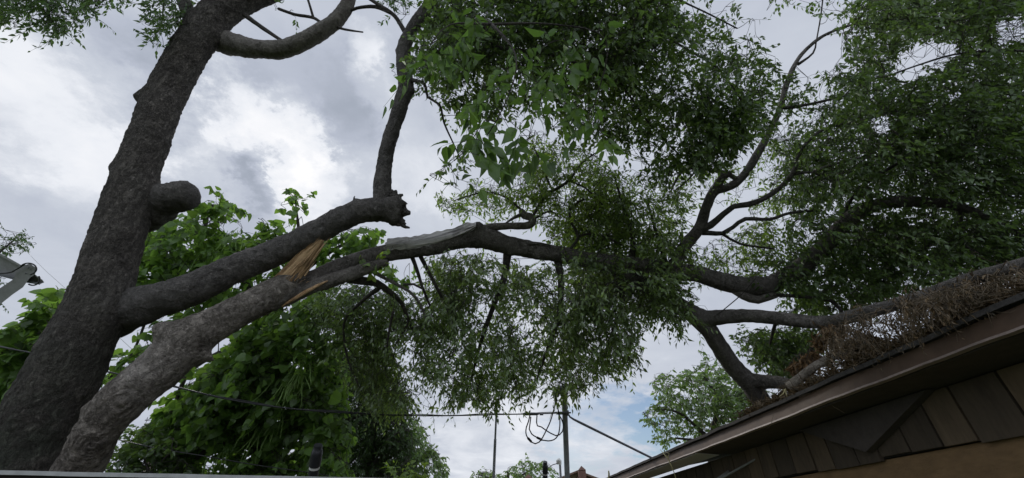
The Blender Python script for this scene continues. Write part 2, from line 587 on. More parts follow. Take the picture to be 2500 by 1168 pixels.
def limb(name, pts, mats, parent, key=None, segs=14, step=0.06, lump=0.06, freq=5.0, bumps=(), jag=0.0, label=None, seed=0,
         rough=0.018, butt=False, mi=0, wrinkles=()):
    """a branch or trunk: smooth tube with lumps, knots and an optionally jagged, broken or sawn end"""
    C = catmull(pts, step)
    rings = frames(C)
    rng = random.Random(seed)
    vs_, fs, mis = [], [], []
    off = Vector((seed * 3.7, seed * 1.3, 0))
    for k, (p, r, a, b) in enumerate(rings):
        for i in range(segs):
            t = 2 * math.pi * i / segs
            d = a * math.cos(t) + b * math.sin(t)
            q = p + d * r
            nz = noise.fractal(q * freq + off, 1.0, 2.0, 4)
            n2 = noise.noise(q * 26 + off)
            h = r * lump * nz + min(rough, r * 0.10) * n2
            for c, amp, sg in bumps:
                dd = (q - c).length
                if dd < 3 * sg:
                    h += amp * math.exp(-(dd / sg) ** 2 * 1.5)
            for c, amp, sg, wl in wrinkles:      # ringed scars round an old branch
                dd = (q - c).length
                if dd < 2.5 * sg:
                    dd2 = dd + 0.02 * noise.noise(q * 11)
                    h += amp * math.sin(dd2 / wl * 6.283) * math.exp(-(dd / sg) ** 2)
            vs_.append(q + d * h)
    n = len(rings)
    for k in range(n - 1):
        for i in range(segs):
            j = (i + 1) % segs
            fs.append((k * segs + i, k * segs + j, (k + 1) * segs + j, (k + 1) * segs + i))
            mis.append(mi)
    p, r, a, b = rings[-1]
    tdir = (rings[-1][0] - rings[-2][0]).normalized()
    last = (n - 1) * segs
    if jag:
        for i in range(segs):
            vs_[last + i] = vs_[last + i] + tdir * jag * (abs(noise.noise(Vector((i * 1.9, seed, 2.2)))) * 1.7 + rng.random() ** 3 * 1.1 - 0.15)
        c = len(vs_)
        inner = []
        for i in range(segs):
            q = p + (vs_[last + i] - p) * 0.55 - tdir * (jag * 0.5 + rng.random() * jag * 0.5)
            inner.append(len(vs_))
            vs_.append(q)
        vs_.append(p - tdir * jag * 0.6)
        cc = len(vs_) - 1
        for i in range(segs):
            j = (i + 1) % segs
            fs.append((last + i, last + j, inner[j], inner[i]))
            mis.append(1)
            fs.append((inner[i], inner[j], cc))
            mis.append(1)
    else:
        vs_.append(p + tdir * (r * (0.03 if butt else 0.5)))
        cc = len(vs_) - 1
        for i in range(segs):
            fs.append((last + i, last + (i + 1) % segs, cc))
            mis.append(1 if butt else mi)
    vs_.append(rings[0][0])
    cc = len(vs_) - 1
    for i in range(segs):
        fs.append((i, cc, (i + 1) % segs))
        mis.append(mi)
    o = world_origin(parent)
    me = bpy.data.meshes.new(name)
    me.from_pydata([tuple(v - o) for v in vs_], [], fs)
    me.polygons.foreach_set('material_index', mis)
    me.polygons.foreach_set('use_smooth', [m == mi for m in mis])
    me.update()
    ob = link_mesh(name, me, mats, parent, label)
    if key:
        NODES.setdefault(key, []).extend([(tuple(q[0]), q[1]) for q in rings[::2]])
    return ob


# ------------------------------------------------------------------ foliage
def leaf_template(width, tip=1.0, heart=False, curl=0.18, fold=0.25):
    """unit leaf along +x, normal +z: midrib plus two folded halves"""
    if heart:
        ts = [0.0, 0.10, 0.35, 0.70, 1.0]
        ws = [0.0, 0.42, 0.50, 0.30, 0.0]
        back = [0.0, -0.12, -0.04, 0.0, 0.0]
    else:
        ts = [0.0, 0.16, 0.40, 0.72, 1.0]
        ws = [0.0, 0.40, 0.50, 0.24, 0.0]
        back = [0, 0, 0, 0, 0]
    v = []
    for t in ts:
        v.append((t, 0.0, -curl * t * t))
    for sgn in (1, -1):
        for i in (1, 2, 3):
            w = ws[i] * width * (1.0 if sgn > 0 else 0.9)
            v.append((ts[i] + back[i] * width, sgn * w, -curl * ts[i] ** 2 + fold * w * (1 if not heart else 0.5)))
    f = []
    for sgn, o in ((1, 5), (-1, 8)):
        q = [(0, 1, o), (1, 2, o + 1, o), (2, 3, o + 2, o + 1), (3, 4, o + 2)]
        f += [tuple(reversed(x)) if sgn < 0 else x for x in q]
    return np.array(v, float), f


T_HACK = [leaf_template(0.52, curl=c, fold=fo) for c, fo in ((0.10, 0.25), (0.28, 0.35), (0.42, 0.15))]
T_NARROW = [leaf_template(0.40, curl=c, fold=fo) for c, fo in ((0.12, 0.3), (0.30, 0.3), (0.48, 0.2))]
T_HEART = [leaf_template(0.92, heart=True, curl=c, fold=fo) for c, fo in ((0.15, 0.2), (0.32, 0.3), (0.5, 0.1))]
T_DEAD = [leaf_template(0.34, curl=c, fold=fo) for c, fo in ((0.5, 0.9), (0.8, 1.2), (-0.3, 0.8))]


def norm(a):
    return a / np.maximum(1e-9, np.linalg.norm(a, axis=-1, keepdims=True))


def in_poly(x, y, poly):
    p = np.array(poly, float)
    res = np.zeros(len(x), bool)
    j = len(p) - 1
    for i in range(len(p)):
        xi, yi, xj, yj = p[i, 0], p[i, 1], p[j, 0], p[j, 1]
        c = ((yi > y) != (yj > y)) & (x < (xj - xi) * (y - yi) / (yj - yi + 1e-12) + xi)
        res ^= c
        j = i
    return res


aR, aU, aF, aC = (np.array(v) for v in (RIGHT, UP, FWD, CAM))


def Wn(x, y, s):
    return aC + s[:, None] * (((x - 1250) / FPX)[:, None] * aR + ((584 - y) / FPX)[:, None] * aU + aF)


def project(P):
    d = P - aC
    s = d @ aF
    return 1250 + FPX * (d @ aR) / s, 584 - FPX * (d @ aU) / s


def sample_poly(rng, poly, n):
    p = np.array(poly, float)
    lo, hi = p.min(0), p.max(0)
    xs, ys = [], []
    got = 0
    while got < n:
        x = rng.uniform(lo[0], hi[0], 4 * n + 16)
        y = rng.uniform(lo[1], hi[1], 4 * n + 16)
        k = in_poly(x, y, poly)
        xs.append(x[k]); ys.append(y[k]); got += k.sum()
    return np.concatenate(xs)[:n], np.concatenate(ys)[:n]


def prisms(pl, rad, sides=3):
    """pl (T,K,3) polylines, rad (T,K): thin tubes as arrays"""
    T, K, _ = pl.shape
    d = norm(np.gradient(pl, axis=1))
    h = np.tile(np.array([0.31, 0.17, 0.93]), (T, K, 1))
    a = norm(h - d * (h * d).sum(-1, keepdims=True))
    b = np.cross(d, a)
    ring = []
    for i in range(sides):
        t = 2 * math.pi * i / sides
        ring.append(pl + rad[..., None] * (a * math.cos(t) + b * math.sin(t)))
    V = np.stack(ring, 2).reshape(-1, 3)
    idx = np.arange(T * K * sides).reshape(T, K, sides)
    F = []
    for i in range(sides):
        j = (i + 1) % sides
        F.append(np.stack([idx[:, :-1, i], idx[:, :-1, j], idx[:, 1:, j], idx[:, 1:, i]], -1).reshape(-1, 4))
    return V, np.concatenate(F)


def np_mesh(name, chunks, mats, parent, label=None):
    """chunks: list of (V, [face arrays of equal width], material index, smooth)"""
    o = np.array(world_origin(parent))
    Vs, loops, starts, mi, sm = [], [], [], [], []
    vo = lo = 0
    for V, Fs, m, s in chunks:
        Vs.append(V - o)
        for F in Fs:
            if len(F) == 0:
                continue
            w = F.shape[1]
            loops.append((F + vo).ravel())
            starts.append(lo + np.arange(len(F)) * w)
            lo += F.size
            mi.append(np.full(len(F), m)); sm.append(np.full(len(F), s))
        vo += len(V)
    V = np.concatenate(Vs)
    loops = np.concatenate(loops); starts = np.concatenate(starts)
    me = bpy.data.meshes.new(name)
    me.vertices.add(len(V))
    me.vertices.foreach_set('co', V.astype(np.float32).ravel())
    me.loops.add(len(loops))
    me.loops.foreach_set('vertex_index', loops.astype(np.int32))
    me.polygons.add(len(starts))
    me.polygons.foreach_set('loop_start', starts.astype(np.int32))
    me.polygons.foreach_set('material_index', np.concatenate(mi).astype(np.int32))
    me.polygons.foreach_set('use_smooth', np.concatenate(sm))
    me.update(calc_edges=True)
    me.validate()
    return link_mesh(name, me, mats, parent, label)


def leaves_arrays(rng, pos, d, up, size, templates):
    """place one leaf per position: axis d, rough normal up"""
    n = len(pos)
    d = norm(d)
    z = norm(up - d * (up * d).sum(-1, keepdims=True))
    y = np.cross(z, d)
    pick = rng.integers(0, len(templates), n)
    Vs, tri, quad = [], [], []
    o = 0
    for k, (tv, tf) in enumerate(templates):
        m = pick == k
        c = m.sum()
        if c == 0:
            continue
        P, D, Y, Z, S = pos[m], d[m], y[m], z[m], size[m]
        V = P[:, None] + S[:, None, None] * (tv[None, :, 0:1] * D[:, None] + tv[None, :, 1:2] * Y[:, None] + tv[None, :, 2:3] * Z[:, None])
        base = o + np.arange(c)[:, None] * len(tv)
        for f in tf:
            F = base + np.array(f)[None]
            (tri if len(f) == 3 else quad).append(F)
        Vs.append(V.reshape(-1, 3))
        o += c * len(tv)
    return np.concatenate(Vs), [np.concatenate(tri), np.concatenate(quad)]


def foliage(name, parent, key, polys, seed, gap=-0.16, gfreq=1.5, leaf=0.07, templates=T_HACK, mats=None, twigs=8, per=9, spread=0.15, tlen=0.30,
            droop=0.35, ldroop=0.45, flat=0.4, holes=(), label=None, br=0.006, margin=14, sizevar=0.25, tw=0.0022, branch=True):
    """polys: [(polygon px, s0, s1, clusters)]. Clusters hang on branchlets that grow from the nearest limb (NODES[key])."""
    rng = np.random.default_rng(seed)
    cs, pid = [], []
    for i, (poly, s0, s1, n) in enumerate(polys):
        x, y = sample_poly(rng, poly, n)
        s = rng.uniform(s0, s1, n)
        cs.append(Wn(x, y, s)); pid += [i] * n
    C = np.concatenate(cs); pid = np.array(pid)
    nodes = np.array([q[0] for q in NODES[key]])
    nrad = np.array([q[1] for q in NODES[key]])
    # branchlets
    d0 = np.array([np.min(((nodes - c) ** 2).sum(1)) for c in C])
    order = np.argsort(d0)
    bpl, brad, outd = [], [], np.zeros_like(C)
    for k in order:
        c = C[k]
        dist = ((nodes - c) ** 2).sum(1)
        j = int(np.argmin(dist))
        p = nodes[j]
        v = c - p
        ln = float(np.sqrt(dist[j])) + 1e-6
        t = np.linspace(0, 1, 6)[:, None]
        side = rng.normal(size=3) * ln * 0.16
        side[2] += ln * 0.14
        pl = p + v * t + side * np.sin(t * math.pi) + rng.normal(size=(6, 3)) * ln * 0.02 * (np.sin(t * math.pi))
        r0 = min(nrad[j] * 0.7, br * (0.6 + 0.7 * ln))
        rr = np.linspace(r0, max(tw * 1.2, r0 * 0.45), 6)
        bpl.append(pl); brad.append(rr)
        outd[k] = v / ln
        nodes = np.concatenate([nodes, pl[2:]])
        nrad = np.concatenate([nrad, rr[2:]])
    # twigs
    T = len(C) * twigs
    ci = np.repeat(np.arange(len(C)), twigs)
    base = C[ci] + rng.normal(size=(T, 3)) * spread * np.array([1, 1, 0.75])
    td = norm(outd[ci] * 0.35 + norm(base - C[ci] + 1e-6) * 0.5 + rng.normal(size=(T, 3)) * 0.45 + np.array([0, 0, -droop]))
    ln = tlen * rng.uniform(0.6, 1.35, T)
    tip = base + td * ln[:, None] + np.array([0, 0, -1]) * (ln * droop * 0.45)[:, None]
    xm, ym = project((base + tip) / 2)
    xt, yt = project(tip)
    keep = np.zeros(T, bool)
    mt = rng.uniform(-margin, margin, (2, T))
    for i, (poly, *_r) in enumerate(polys):
        m = pid[ci] == i
        keep[m] = (in_poly(xm[m] + mt[0][m], ym[m] + mt[1][m], poly) & (in_poly(xt[m] + mt[1][m], yt[m] + mt[0][m], poly) | (rng.random(m.sum()) < 0.35)))
    if gap is not None:     # clumps and gaps through the volume
        gk = np.array([noise.noise(Vector((p[0] * gfreq + seed, p[1] * gfreq, p[2] * gfreq))) + .35 * noise.noise(Vector((p[0] * 4 + seed, p[1] * 4, p[2] * 4))) for p in tip])
        keep &= gk > gap
    for h in holes:
        keep &= ~(in_poly(xm, ym, h) | in_poly(xt, yt, h))
    base, td, ln, tip, ci = base[keep], td[keep], ln[keep], tip[keep], ci[keep]
    T = len(base)
    mid = base + td * (ln * 0.5)[:, None]
    pl = np.stack([C[ci], base, mid, tip], 1)
    rad = np.tile(np.array([1.5, 1.2, 0.9, 0.5]) * tw, (T, 1))
    chunks = []
    V, F = prisms(pl, rad)
    chunks.append((V, [F], 1, True))
    if branch and bpl:
        V, F = prisms(np.array(bpl), np.array(brad), 5)
        chunks.append((V, [F], 1, True))
    # leaves along each twig
    k = np.arange(per)
    u = (k + 0.6) / per
    u = np.tile(u, (T, 1)) + rng.uniform(-0.04, 0.04, (T, per))
    u = np.clip(u, 0, 1)
    A, B, Cc = base[:, None], mid[:, None], tip[:, None]
    uu = u[..., None]
    pos = np.where(uu < 0.5, A + (B - A) * uu * 2, B + (Cc - B) * (uu * 2 - 1))
    tdir = norm(np.where(uu < 0.5, B - A, Cc - B) + 0 * pos)
    upv = np.array([0.0, 0.0, 1.0])
    side = norm(np.cross(tdir, upv) + 1e-6)
    sg = np.where(k % 2 == 0, 1.0, -1.0)[None, :, None]
    sg = np.where((k == per - 1)[None, :, None], 0.0, sg)
    ld = tdir * 0.6 + side * sg * 0.75 + rng.normal(size=pos.shape) * 0.28 + np.array([0, 0, -ldroop])
    nrm = upv * flat + rng.normal(size=pos.shape) * 0.62 + side * sg * 0.25
    size = leaf * rng.uniform(1 - sizevar, 1 + sizevar, (T, per)) * (0.75 + 0.35 * np.sin(u * math.pi))
    pick = rng.random((T, per)) < 0.93
    V, Fs = leaves_arrays(rng, (pos + ld * 0.006)[pick], ld[pick], nrm[pick], size[pick], templates)
    chunks.append((V, Fs, 0, False))
    print('foliage', name, 'clusters', len(C), 'twigs', T, 'leaves', int(pick.sum()))
    return np_mesh(name, chunks, mats, parent, label)


def pts_world(pts, key):
    NODES.setdefault(key, []).extend([(tuple(p), r) for p, r in catmull(pts, 0.15)])


# ------------------------------------------------------------------ ground
g = MB()
g.add([(-400, -400, 0), (400, -400, 0), (400, 400, 0), (-400, 400, 0)], [(0, 1, 2, 3)])
tag(g.build('ground', M['ground']), None, None, kind='structure')

# ------------------------------------------------------------------ the big tree by the wall
HB = thing('hackberry_tree', (-4.0, 3.75, 0), 'big dark grey tree with a leaning ridged trunk, a sawn knob and overhanging crown', 'tree')
trunk_pts = [(Vector((-4.30, 3.95, -0.25)), 0.62), (Vector((-4.18, 3.85, 0.45)), 0.47), (Vector((-4.05, 3.80, 1.1)), 0.42)] + px([
    (-5, 1235, 3.12, 300), (85, 1060, 3.35, 245), (160, 905, 3.52, 205), (238, 735, 3.75, 165), (282, 600, 3.97, 144),
    (318, 480, 4.20, 136), (342, 400, 4.35, 118), (378, 300, 4.60, 112), (421, 200, 4.88, 108), (470, 115, 5.10, 106),
    (525, 40, 5.35, 104), (610, -12, 5.6, 88), (700, -42, 5.8, 74), (800, -80, 6.0, 62), (900, -160, 6.2, 50)])
limb('trunk', trunk_pts, [M['bark_trunk'], M['wood_dark']], HB, 'hack', segs=96, step=0.02, lump=0.06, freq=3.2, rough=0.011, seed=3,
     wrinkles=[(W(330, 745, 3.55), .016, .16, .04), (W(395, 470, 4.0), .014, .13, .035), (W(300, 600, 3.7), .010, .12, .03), (W(330, 415, 4.05), .010, .14, .04), (W(470, 200, 4.6), .010, .12, .03)],
     bumps=[(W(366, 242, 4.72), .15, .105), (W(292, 415, 4.3), .07, .10), (W(398, 470, 4.25), .08, .14), (W(310, 760, 3.68), .10, .25),
            (W(482, 228, 4.85), .03, .05), (W(445, 312, 4.6), .03, .05), (W(200, 640, 3.9), .04, .15), (W(545, 100, 5.25), .06, .14),
            (W(240, 480, 4.15), .03, .05), (W(330, 560, 3.9), .05, .12)])
limb('cut_knob', px([(340, 512, 4.36, 130), (382, 498, 4.34, 108), (406, 489, 4.32, 88), (430, 482, 4.30, 79), (450, 479, 4.29, 77), (463, 477, 4.28, 70), (472, 476, 4.28, 54), (477, 475, 4.28, 34)]),
     [M['bark_limb'], M['wood_dark']], HB, 'hack', segs=30, step=0.02, lump=0.10, seed=5)
low_limb = limb('limb', px([(225, 775, 4.0, 90), (280, 768, 3.9, 108), (335, 752, 3.83, 98), (400, 729, 3.82, 84), (470, 706, 3.85, 78), (560, 662, 3.95, 72),
                 (640, 630, 4.05, 68), (720, 596, 4.12, 64), (800, 551, 4.2, 61), (870, 520, 4.27, 58), (918, 512, 4.32, 60), (955, 514, 4.35, 62), (978, 520, 4.37, 56)]),
     [M['bark_limb'], M['wood_dark']], HB, 'hack', segs=40, step=0.03, lump=0.12, jag=0.035, seed=8, label='lower limb broken off short at a jagged dark end',
     bumps=[(W(865, 488, 4.25), .05, .03), (W(968, 490, 4.3), .05, .07), (W(962, 548, 4.3), .04, .07), (W(940, 500, 4.2), .03, .1)])
# shards at the broken end
for a, b, w in [((955, 490), (983, 476), 30), ((948, 496), (968, 466), 36), ((958, 538), (998, 557), 24), ((962, 516), (996, 520), 54), ((972, 536), (990, 548), 24),
                ((862, 500), (866, 479), 10), ((975, 498), (992, 504), 24), ((940, 482), (958, 466), 28)]:
    sh = MB()
    p0, p1 = W(*a, 4.36), W(*b, 4.34)
    r0 = .5 * w * 4.35 / FPX
    n_ = 7
    pts_ = [(p0.lerp(p1, k / n_) + Vector((noise.noise(p0 * 9 + Vector((k, 0, 0))), 0, noise.noise(p0 * 9 + Vector((0, k, 3))))) * r0 * .35 * (k > 0),
             r0 * (1.0 - .82 * (k / n_) ** 1.3) * (1 + .25 * noise.noise(p1 * 7 + Vector((k * 1.7, 1, 0))))) for k in range(n_ + 1)]
    sh.tube(pts_, 9, smooth=False)
    sh.build('broken_shard', M['bark_limb'], low_limb)
limb('limb', px([(934, 505, 4.33, 56), (934, 478, 4.35, 48), (936, 430, 4.42, 42), (944, 370, 4.5, 38), (958, 320, 4.57, 37), (976, 265, 4.65, 39), (990, 215, 4.72, 39),
                 (986, 160, 4.80, 38), (987, 118, 4.86, 36), (1004, 75, 4.92, 32), (1026, 42, 4.97, 33), (1055, 0, 5.0, 33), (1085, -50, 5.0, 28), (1160, -110, 5.0, 22), (1300, -120, 4.9, 16)]),
     [M['bark_limb'], M['wood_dark']], HB, 'hack', segs=26, step=0.03, lump=0.10, seed=9, label='upright limb rising from the broken end into the crown',
     bumps=[(W(968, 125, 4.86), .03, .05), (W(1006, 225, 4.7), .03, .06), (W(915, 460, 4.4), .02, .05)])
limb('limb', px([(500, 70, 5.5, 60), (540, 98, 5.42, 60), (575, 110, 5.3, 54), (640, 121, 5.15, 48), (700, 118, 5.1, 49), (760, 92, 5.1, 48), (815, 55, 5.15, 44), (846, 18, 5.2, 38),
                 (858, -20, 5.25, 34), (880, -90, 5.3, 28)]), [M['bark_pale'], M['wood_dark']], HB, 'hack', segs=26, step=0.03, lump=0.09, seed=12,
     label='pale curved limb sweeping out under the bend of the trunk')
limb('limb', px([(1240, -110, 4.9, 16), (1400, 10, 4.7, 12), (1488, 150, 4.65, 9), (1515, 205, 4.65, 7), (1545, 245, 4.65, 6), (1590, 308, 4.7, 5), (1660, 380, 4.8, 4)]),
     [M['bark_twig']], HB, 'hack', segs=8, seed=21, step=.08)
limb('limb', px([(1300, -110, 4.9, 14), (1450, -40, 4.8, 11), (1560, 40, 4.7, 9), (1611, 77, 4.7, 8), (1647, 103, 4.7, 7), (1690, 128, 4.7, 6), (1760, 175, 4.8, 5), (1820, 260, 4.9, 4)]),
     [M['bark_twig']], HB, 'hack', segs=8, seed=22, step=.08)
limb('limb', px([(1450, -40, 4.8, 9), (1600, -20, 4.8, 7), (1700, 20, 4.9, 5), (1800, 70, 5.0, 4)]), [M['bark_twig']], HB, 'hack', segs=8, seed=23, step=.08)
limb('limb', px([(1085, -40, 4.95, 18), (1130, 40, 4.5, 14), (1200, 110, 4.0, 11), (1330, 130, 3.8, 9), (1450, 170, 3.9, 7)]), [M['bark_twig']], HB, 'hack', segs=8, seed=24, step=.08)
limb('limb', px([(1200, 110, 4.0, 9), (1180, 60, 3.0, 9), (1200, 60, 2.3, 8), (1260, 140, 2.0, 4), (1235, 250, 1.95, 3), (1190, 330, 1.95, 3)]), [M['bark_twig']], HB, 'near', segs=8, seed=25, step=.06)
limb('limb', px([(1200, 60, 2.3, 8), (1100, 60, 2.1, 4), (1050, 110, 2.0, 3)]), [M['bark_twig']], HB, 'near', segs=8, seed=26, step=.06)
limb('limb', px([(1200, 60, 2.3, 8), (1350, 60, 2.2, 5), (1480, 100, 2.2, 4), (1450, 260, 2.3, 3)]), [M['bark_twig']], HB, 'near', segs=8, seed=27, step=.06)
limb('twig', px([(1000, 195, 4.74, 12), (1035, 205, 4.5, 8), (1045, 238, 4.45, 6), (1073, 256, 4.4, 6), (1084, 300, 4.4, 5), (1104, 345, 4.35, 4), (1125, 390, 4.3, 3)]), [M['bark_twig']], HB, 'hack',
     segs=7, seed=28, step=.06)
limb('twig', px([(992, 85, 4.9, 12), (962, 38, 4.95, 10), (925, 12, 5.0, 9), (890, -10, 5.05, 8)]), [M['bark_twig']], HB, 'hack', segs=7, seed=29)
limb('twig', px([(955, 34, 4.95, 8), (915, 17, 5.05, 10), (872, 20, 5.15, 9), (850, 30, 5.2, 8)]), [M['bark_twig']], HB, 'hack', segs=7, seed=30)
limb('twig', px([(596, 36, 5.45, 12), (640, 68, 5.4, 10), (688, 100, 5.3, 8), (705, 112, 5.2, 6)]), [M['bark_twig']], HB, 'hack', segs=7, seed=31)
limb('twig', px([(680, 22, 5.6, 8), (720, 36, 5.6, 8), (765, 44, 5.6, 8), (790, 62, 5.5, 7)]), [M['bark_twig']], HB, 'hack', segs=7, seed=32)
limb('twig', px([(765, 44, 5.6, 7), (755, 10, 5.6, 6), (745, -20, 5.65, 6)]), [M['bark_twig']], HB, 'hack', segs=7, seed=33)
limb('twig', px([(810, 62, 5.15, 9), (840, 72, 5.1, 6), (886, 79, 5.0, 4)]), [M['bark_twig']], HB, 'hack', segs=7, seed=34)
# off-frame boughs at the top left that carry the hanging sprays
limb('limb', px([(470, 60, 5.2, 40), (430, -40, 5.2, 30), (380, -110, 5.1, 24), (200, -90, 4.9, 14), (60, -50, 4.8, 9), (0, 0, 4.8, 5)]), [M['bark_limb']], HB, 'hack', segs=12, seed=35, step=.08)
limb('twig', px([(410, -60, 5.15, 10), (400, 0, 5.1, 5), (395, 60, 5.05, 3)]), [M['bark_twig']], HB, 'hack', segs=7, seed=36)

FM = lambda k: [M[k], M['bark_twig']]
foliage('crown', HB, 'hack', [
    ([(1000, 150), (1020, 40), (1065, -100), (1640, -100), (1670, 60), (1590, 170), (1520, 225), (1400, 245), (1250, 210), (1120, 215), (1030, 215)], 3.6, 5.2, 430),
    ([(1360, 160), (1640, 10), (1720, 30), (1770, 120), (1850, 150), (1880, 230), (1890, 330), (1810, 350), (1790, 410), (1700, 440), (1600, 445), (1530, 395), (1440, 350), (1370, 270)], 4.2, 5.4, 230),
    ([(1680, 230), (1870, 220), (1890, 330), (1810, 355), (1780, 410), (1680, 410)], 4.3, 5.3, 70),
    ([(1650, 30), (1760, 40), (1855, 55), (1875, 150), (1920, 145), (1915, 215), (1850, 250), (1740, 170)], 4.5, 5.2, 28),
    ([(1690, -40), (1770, -40), (1870, 40), (1830, 75), (1710, 40)], 4.5, 5.2, 7),
    ([(1030, 190), (1240, 190), (1310, 250), (1270, 310), (1120, 310), (1070, 260)], 4.0, 4.8, 36),
    ([(1230, 190), (1430, 220), (1460, 340), (1370, 345), (1290, 280)], 4.0, 4.8, 30),
    ([(1070, 370), (1160, 360), (1175, 490), (1085, 485), (1045, 440)], 4.1, 4.5, 9),
], 11, gap=-.12, gfreq=2.1, leaf=0.068, mats=FM('leaf_hack'), per=10, label='dark green crown hanging over the upper middle of the view')
foliage('foliage_spray', HB, 'near', [
    ([(985, 130), (1045, 40), (1160, 40), (1150, 180), (1080, 230), (995, 235)], 1.9, 2.5, 13),
    ([(1130, 40), (1580, 70), (1560, 190), (1360, 260), (1150, 210)], 2.0, 2.8, 17),
    ([(1080, 300), (1190, 180), (1340, 220), (1350, 320), (1300, 440), (1180, 460), (1090, 440)], 1.8, 2.3, 12),
    ([(1370, 240), (1490, 240), (1490, 410), (1410, 430), (1380, 340)], 2.1, 2.6, 7),
], 12, leaf=0.088, mats=FM('leaf_near'), gap=None, twigs=4, per=6, spread=0.07, tlen=0.17, droop=0.5, ldroop=0.7, br=0.004, tw=0.0013, margin=25,
        label='nearest leafy sprays with large drooping leaves')
foliage('foliage_spray', HB, 'hack', [
    ([(-60, -60), (310, -60), (300, 10), (225, 65), (190, 85), (120, 118), (55, 80), (-60, 70)], 4.6, 5.2, 56),
    ([(200, -40), (335, -40), (315, 35), (260, 45)], 4.6, 5.2, 6),
    ([(340, -30), (490, -30), (480, 40), (440, 80), (400, 124), (355, 100), (340, 45)], 4.9, 5.4, 26),
    ([(640, -20), (790, -20), (740, 45), (700, 82), (680, 75)], 5.4, 5.8, 4),
    ([(920, -30), (1035, -30), (1005, 45), (955, 70)], 5.0, 5.5, 11),
    ([(910, 135), (980, 135), (980, 190), (930, 185)], 4.75, 4.85, 2),
    ([(990, 205), (1055, 205), (1055, 275), (1000, 265)], 4.5, 4.7, 3),
], 13, leaf=0.070, templates=T_NARROW, mats=FM('leaf_dark'), droop=0.6, label='thin airy leaf sprays along the top edge')

# second stem: grows from the same base and is torn open half way up
stem_pts = [(Vector((-3.75, 3.55, 0.75)), 0.24)] + px([
    (150, 1200, 3.02, 130), (240, 1052, 3.12, 118), (300, 978, 3.2, 114), (385, 905, 3.33, 112), (424, 866, 3.42, 118), (465, 825, 3.52, 106), (530, 790, 3.68, 84),
    (600, 752, 3.85, 76), (650, 726, 3.97, 76), (690, 704, 4.06, 70), (722, 684, 4.12, 54)])
limb('second_stem', stem_pts, [M['bark_stem'], M['wood_fresh']], HB, 'hack', segs=80, step=0.016, lump=0.06, freq=4.0, rough=.009, seed=15, jag=0.08,
     label='paler second stem torn open half way up',
     bumps=[(W(384, 815, 3.46), .10, .075), (W(404, 805, 3.46), .08, .08), (W(290, 990, 3.0), .05, .12), (W(500, 868, 3.50), .11, .07), (W(330, 930, 3.15), .03, .06), (W(215, 1000, 3.1), .03, .05),
            (W(250, 1090, 3.0), .05, .06), (W(520, 775, 3.6), .03, .06), (W(600, 735, 3.8), .02, .04)],
     wrinkles=[(W(295, 985, 3.02), .016, .13, .034), (W(225, 1090, 3.0), .014, .10, .03), (W(395, 820, 3.35), .010, .09, .026), (W(490, 850, 3.45), .010, .08, .026)])
wd = MB()
seg = 9
spine = [(680, 702, 4.05, 50), (704, 678, 4.06, 48), (730, 648, 4.08, 44), (752, 622, 4.1, 40), (772, 602, 4.12, 30), (788, 586, 4.13, 10)]
rows = []
for i, (x, y, s, w) in enumerate(spine):
    p = W(x, y, s)
    t = (W(spine[min(i + 1, 5)][0], spine[min(i + 1, 5)][1], s) - W(spine[max(i - 1, 0)][0], spine[max(i - 1, 0)][1], s)).normalized()
    sd = t.cross((p - CAM).normalized()).normalized()
    dp = sd.cross(t).normalized()
    hw = .5 * w * s / FPX
    row = []
    for k in range(seg):
        u = k / (seg - 1) * 2 - 1
        row.append((p + sd * hw * u + dp * (0.05 * (1 - u * u) + 0.02 * noise.noise(Vector((k * .9, i * .5, 3)))),
                    p + sd * hw * u - dp * (0.045 * (1 - u * u))))
    rows.append(row)
for side_ in (0, 1):
    vv = [row[k][side_] for row in rows for k in range(seg)]
    wd.add(vv, [(i * seg + k, i * seg + k + 1, (i + 1) * seg + k + 1, (i + 1) * seg + k) for i in range(5) for k in range(seg - 1)], 0)
rim = [rows[i][0] for i in range(6)] + [rows[5][k] for k in range(1, seg)] + [rows[i][seg - 1] for i in range(4, -1, -1)]
wd.add([q[0] for q in rim] + [q[1] for q in rim], [(i, i + 1, len(rim) + i + 1, len(rim) + i) for i in range(len(rim) - 1)], 0)
rg = random.Random(5)
for i in range(34):
    u = rg.uniform(-1, 1)
    x, y, s, w = spine[rg.choice((0, 1, 2, 3))]
    p = W(x + u * 17, y + u * 13, s - 0.04 + .03 * abs(u))
    _k = rg.uniform(.6, 1.15)
    q = W(x + u * 15 + 40 * _k, y + u * 11 - 46 * _k, s - 0.03 + .03 * abs(u))
    _r = rg.uniform(.003, .010)
    wd.tube([(p, _r * .6), ((p + q) / 2, _r), (q, .001)], 5)
# orange fibres standing up along the tear
for i in range(8):
    x = 660 + i * 12
    p = W(x, 716 - i * 6, 4.0)
    q = W(x + rg.uniform(18, 34), 700 - i * 7 - rg.uniform(8, 22), 3.98)
    wd.tube([(p, .010), (q, .001)], 5)
limb('bark_strip', px([(664, 712, 4.04, 24), (690, 680, 4.05, 22), (712, 650, 4.07, 18), (732, 624, 4.09, 10), (742, 610, 4.1, 4)]), [M['bark_stem']], HB, None, segs=12, step=.02, lump=.2, seed=16)
wd.build('torn_wood', M['wood_fresh'], HB, 'upright splinter of fresh orange brown wood')

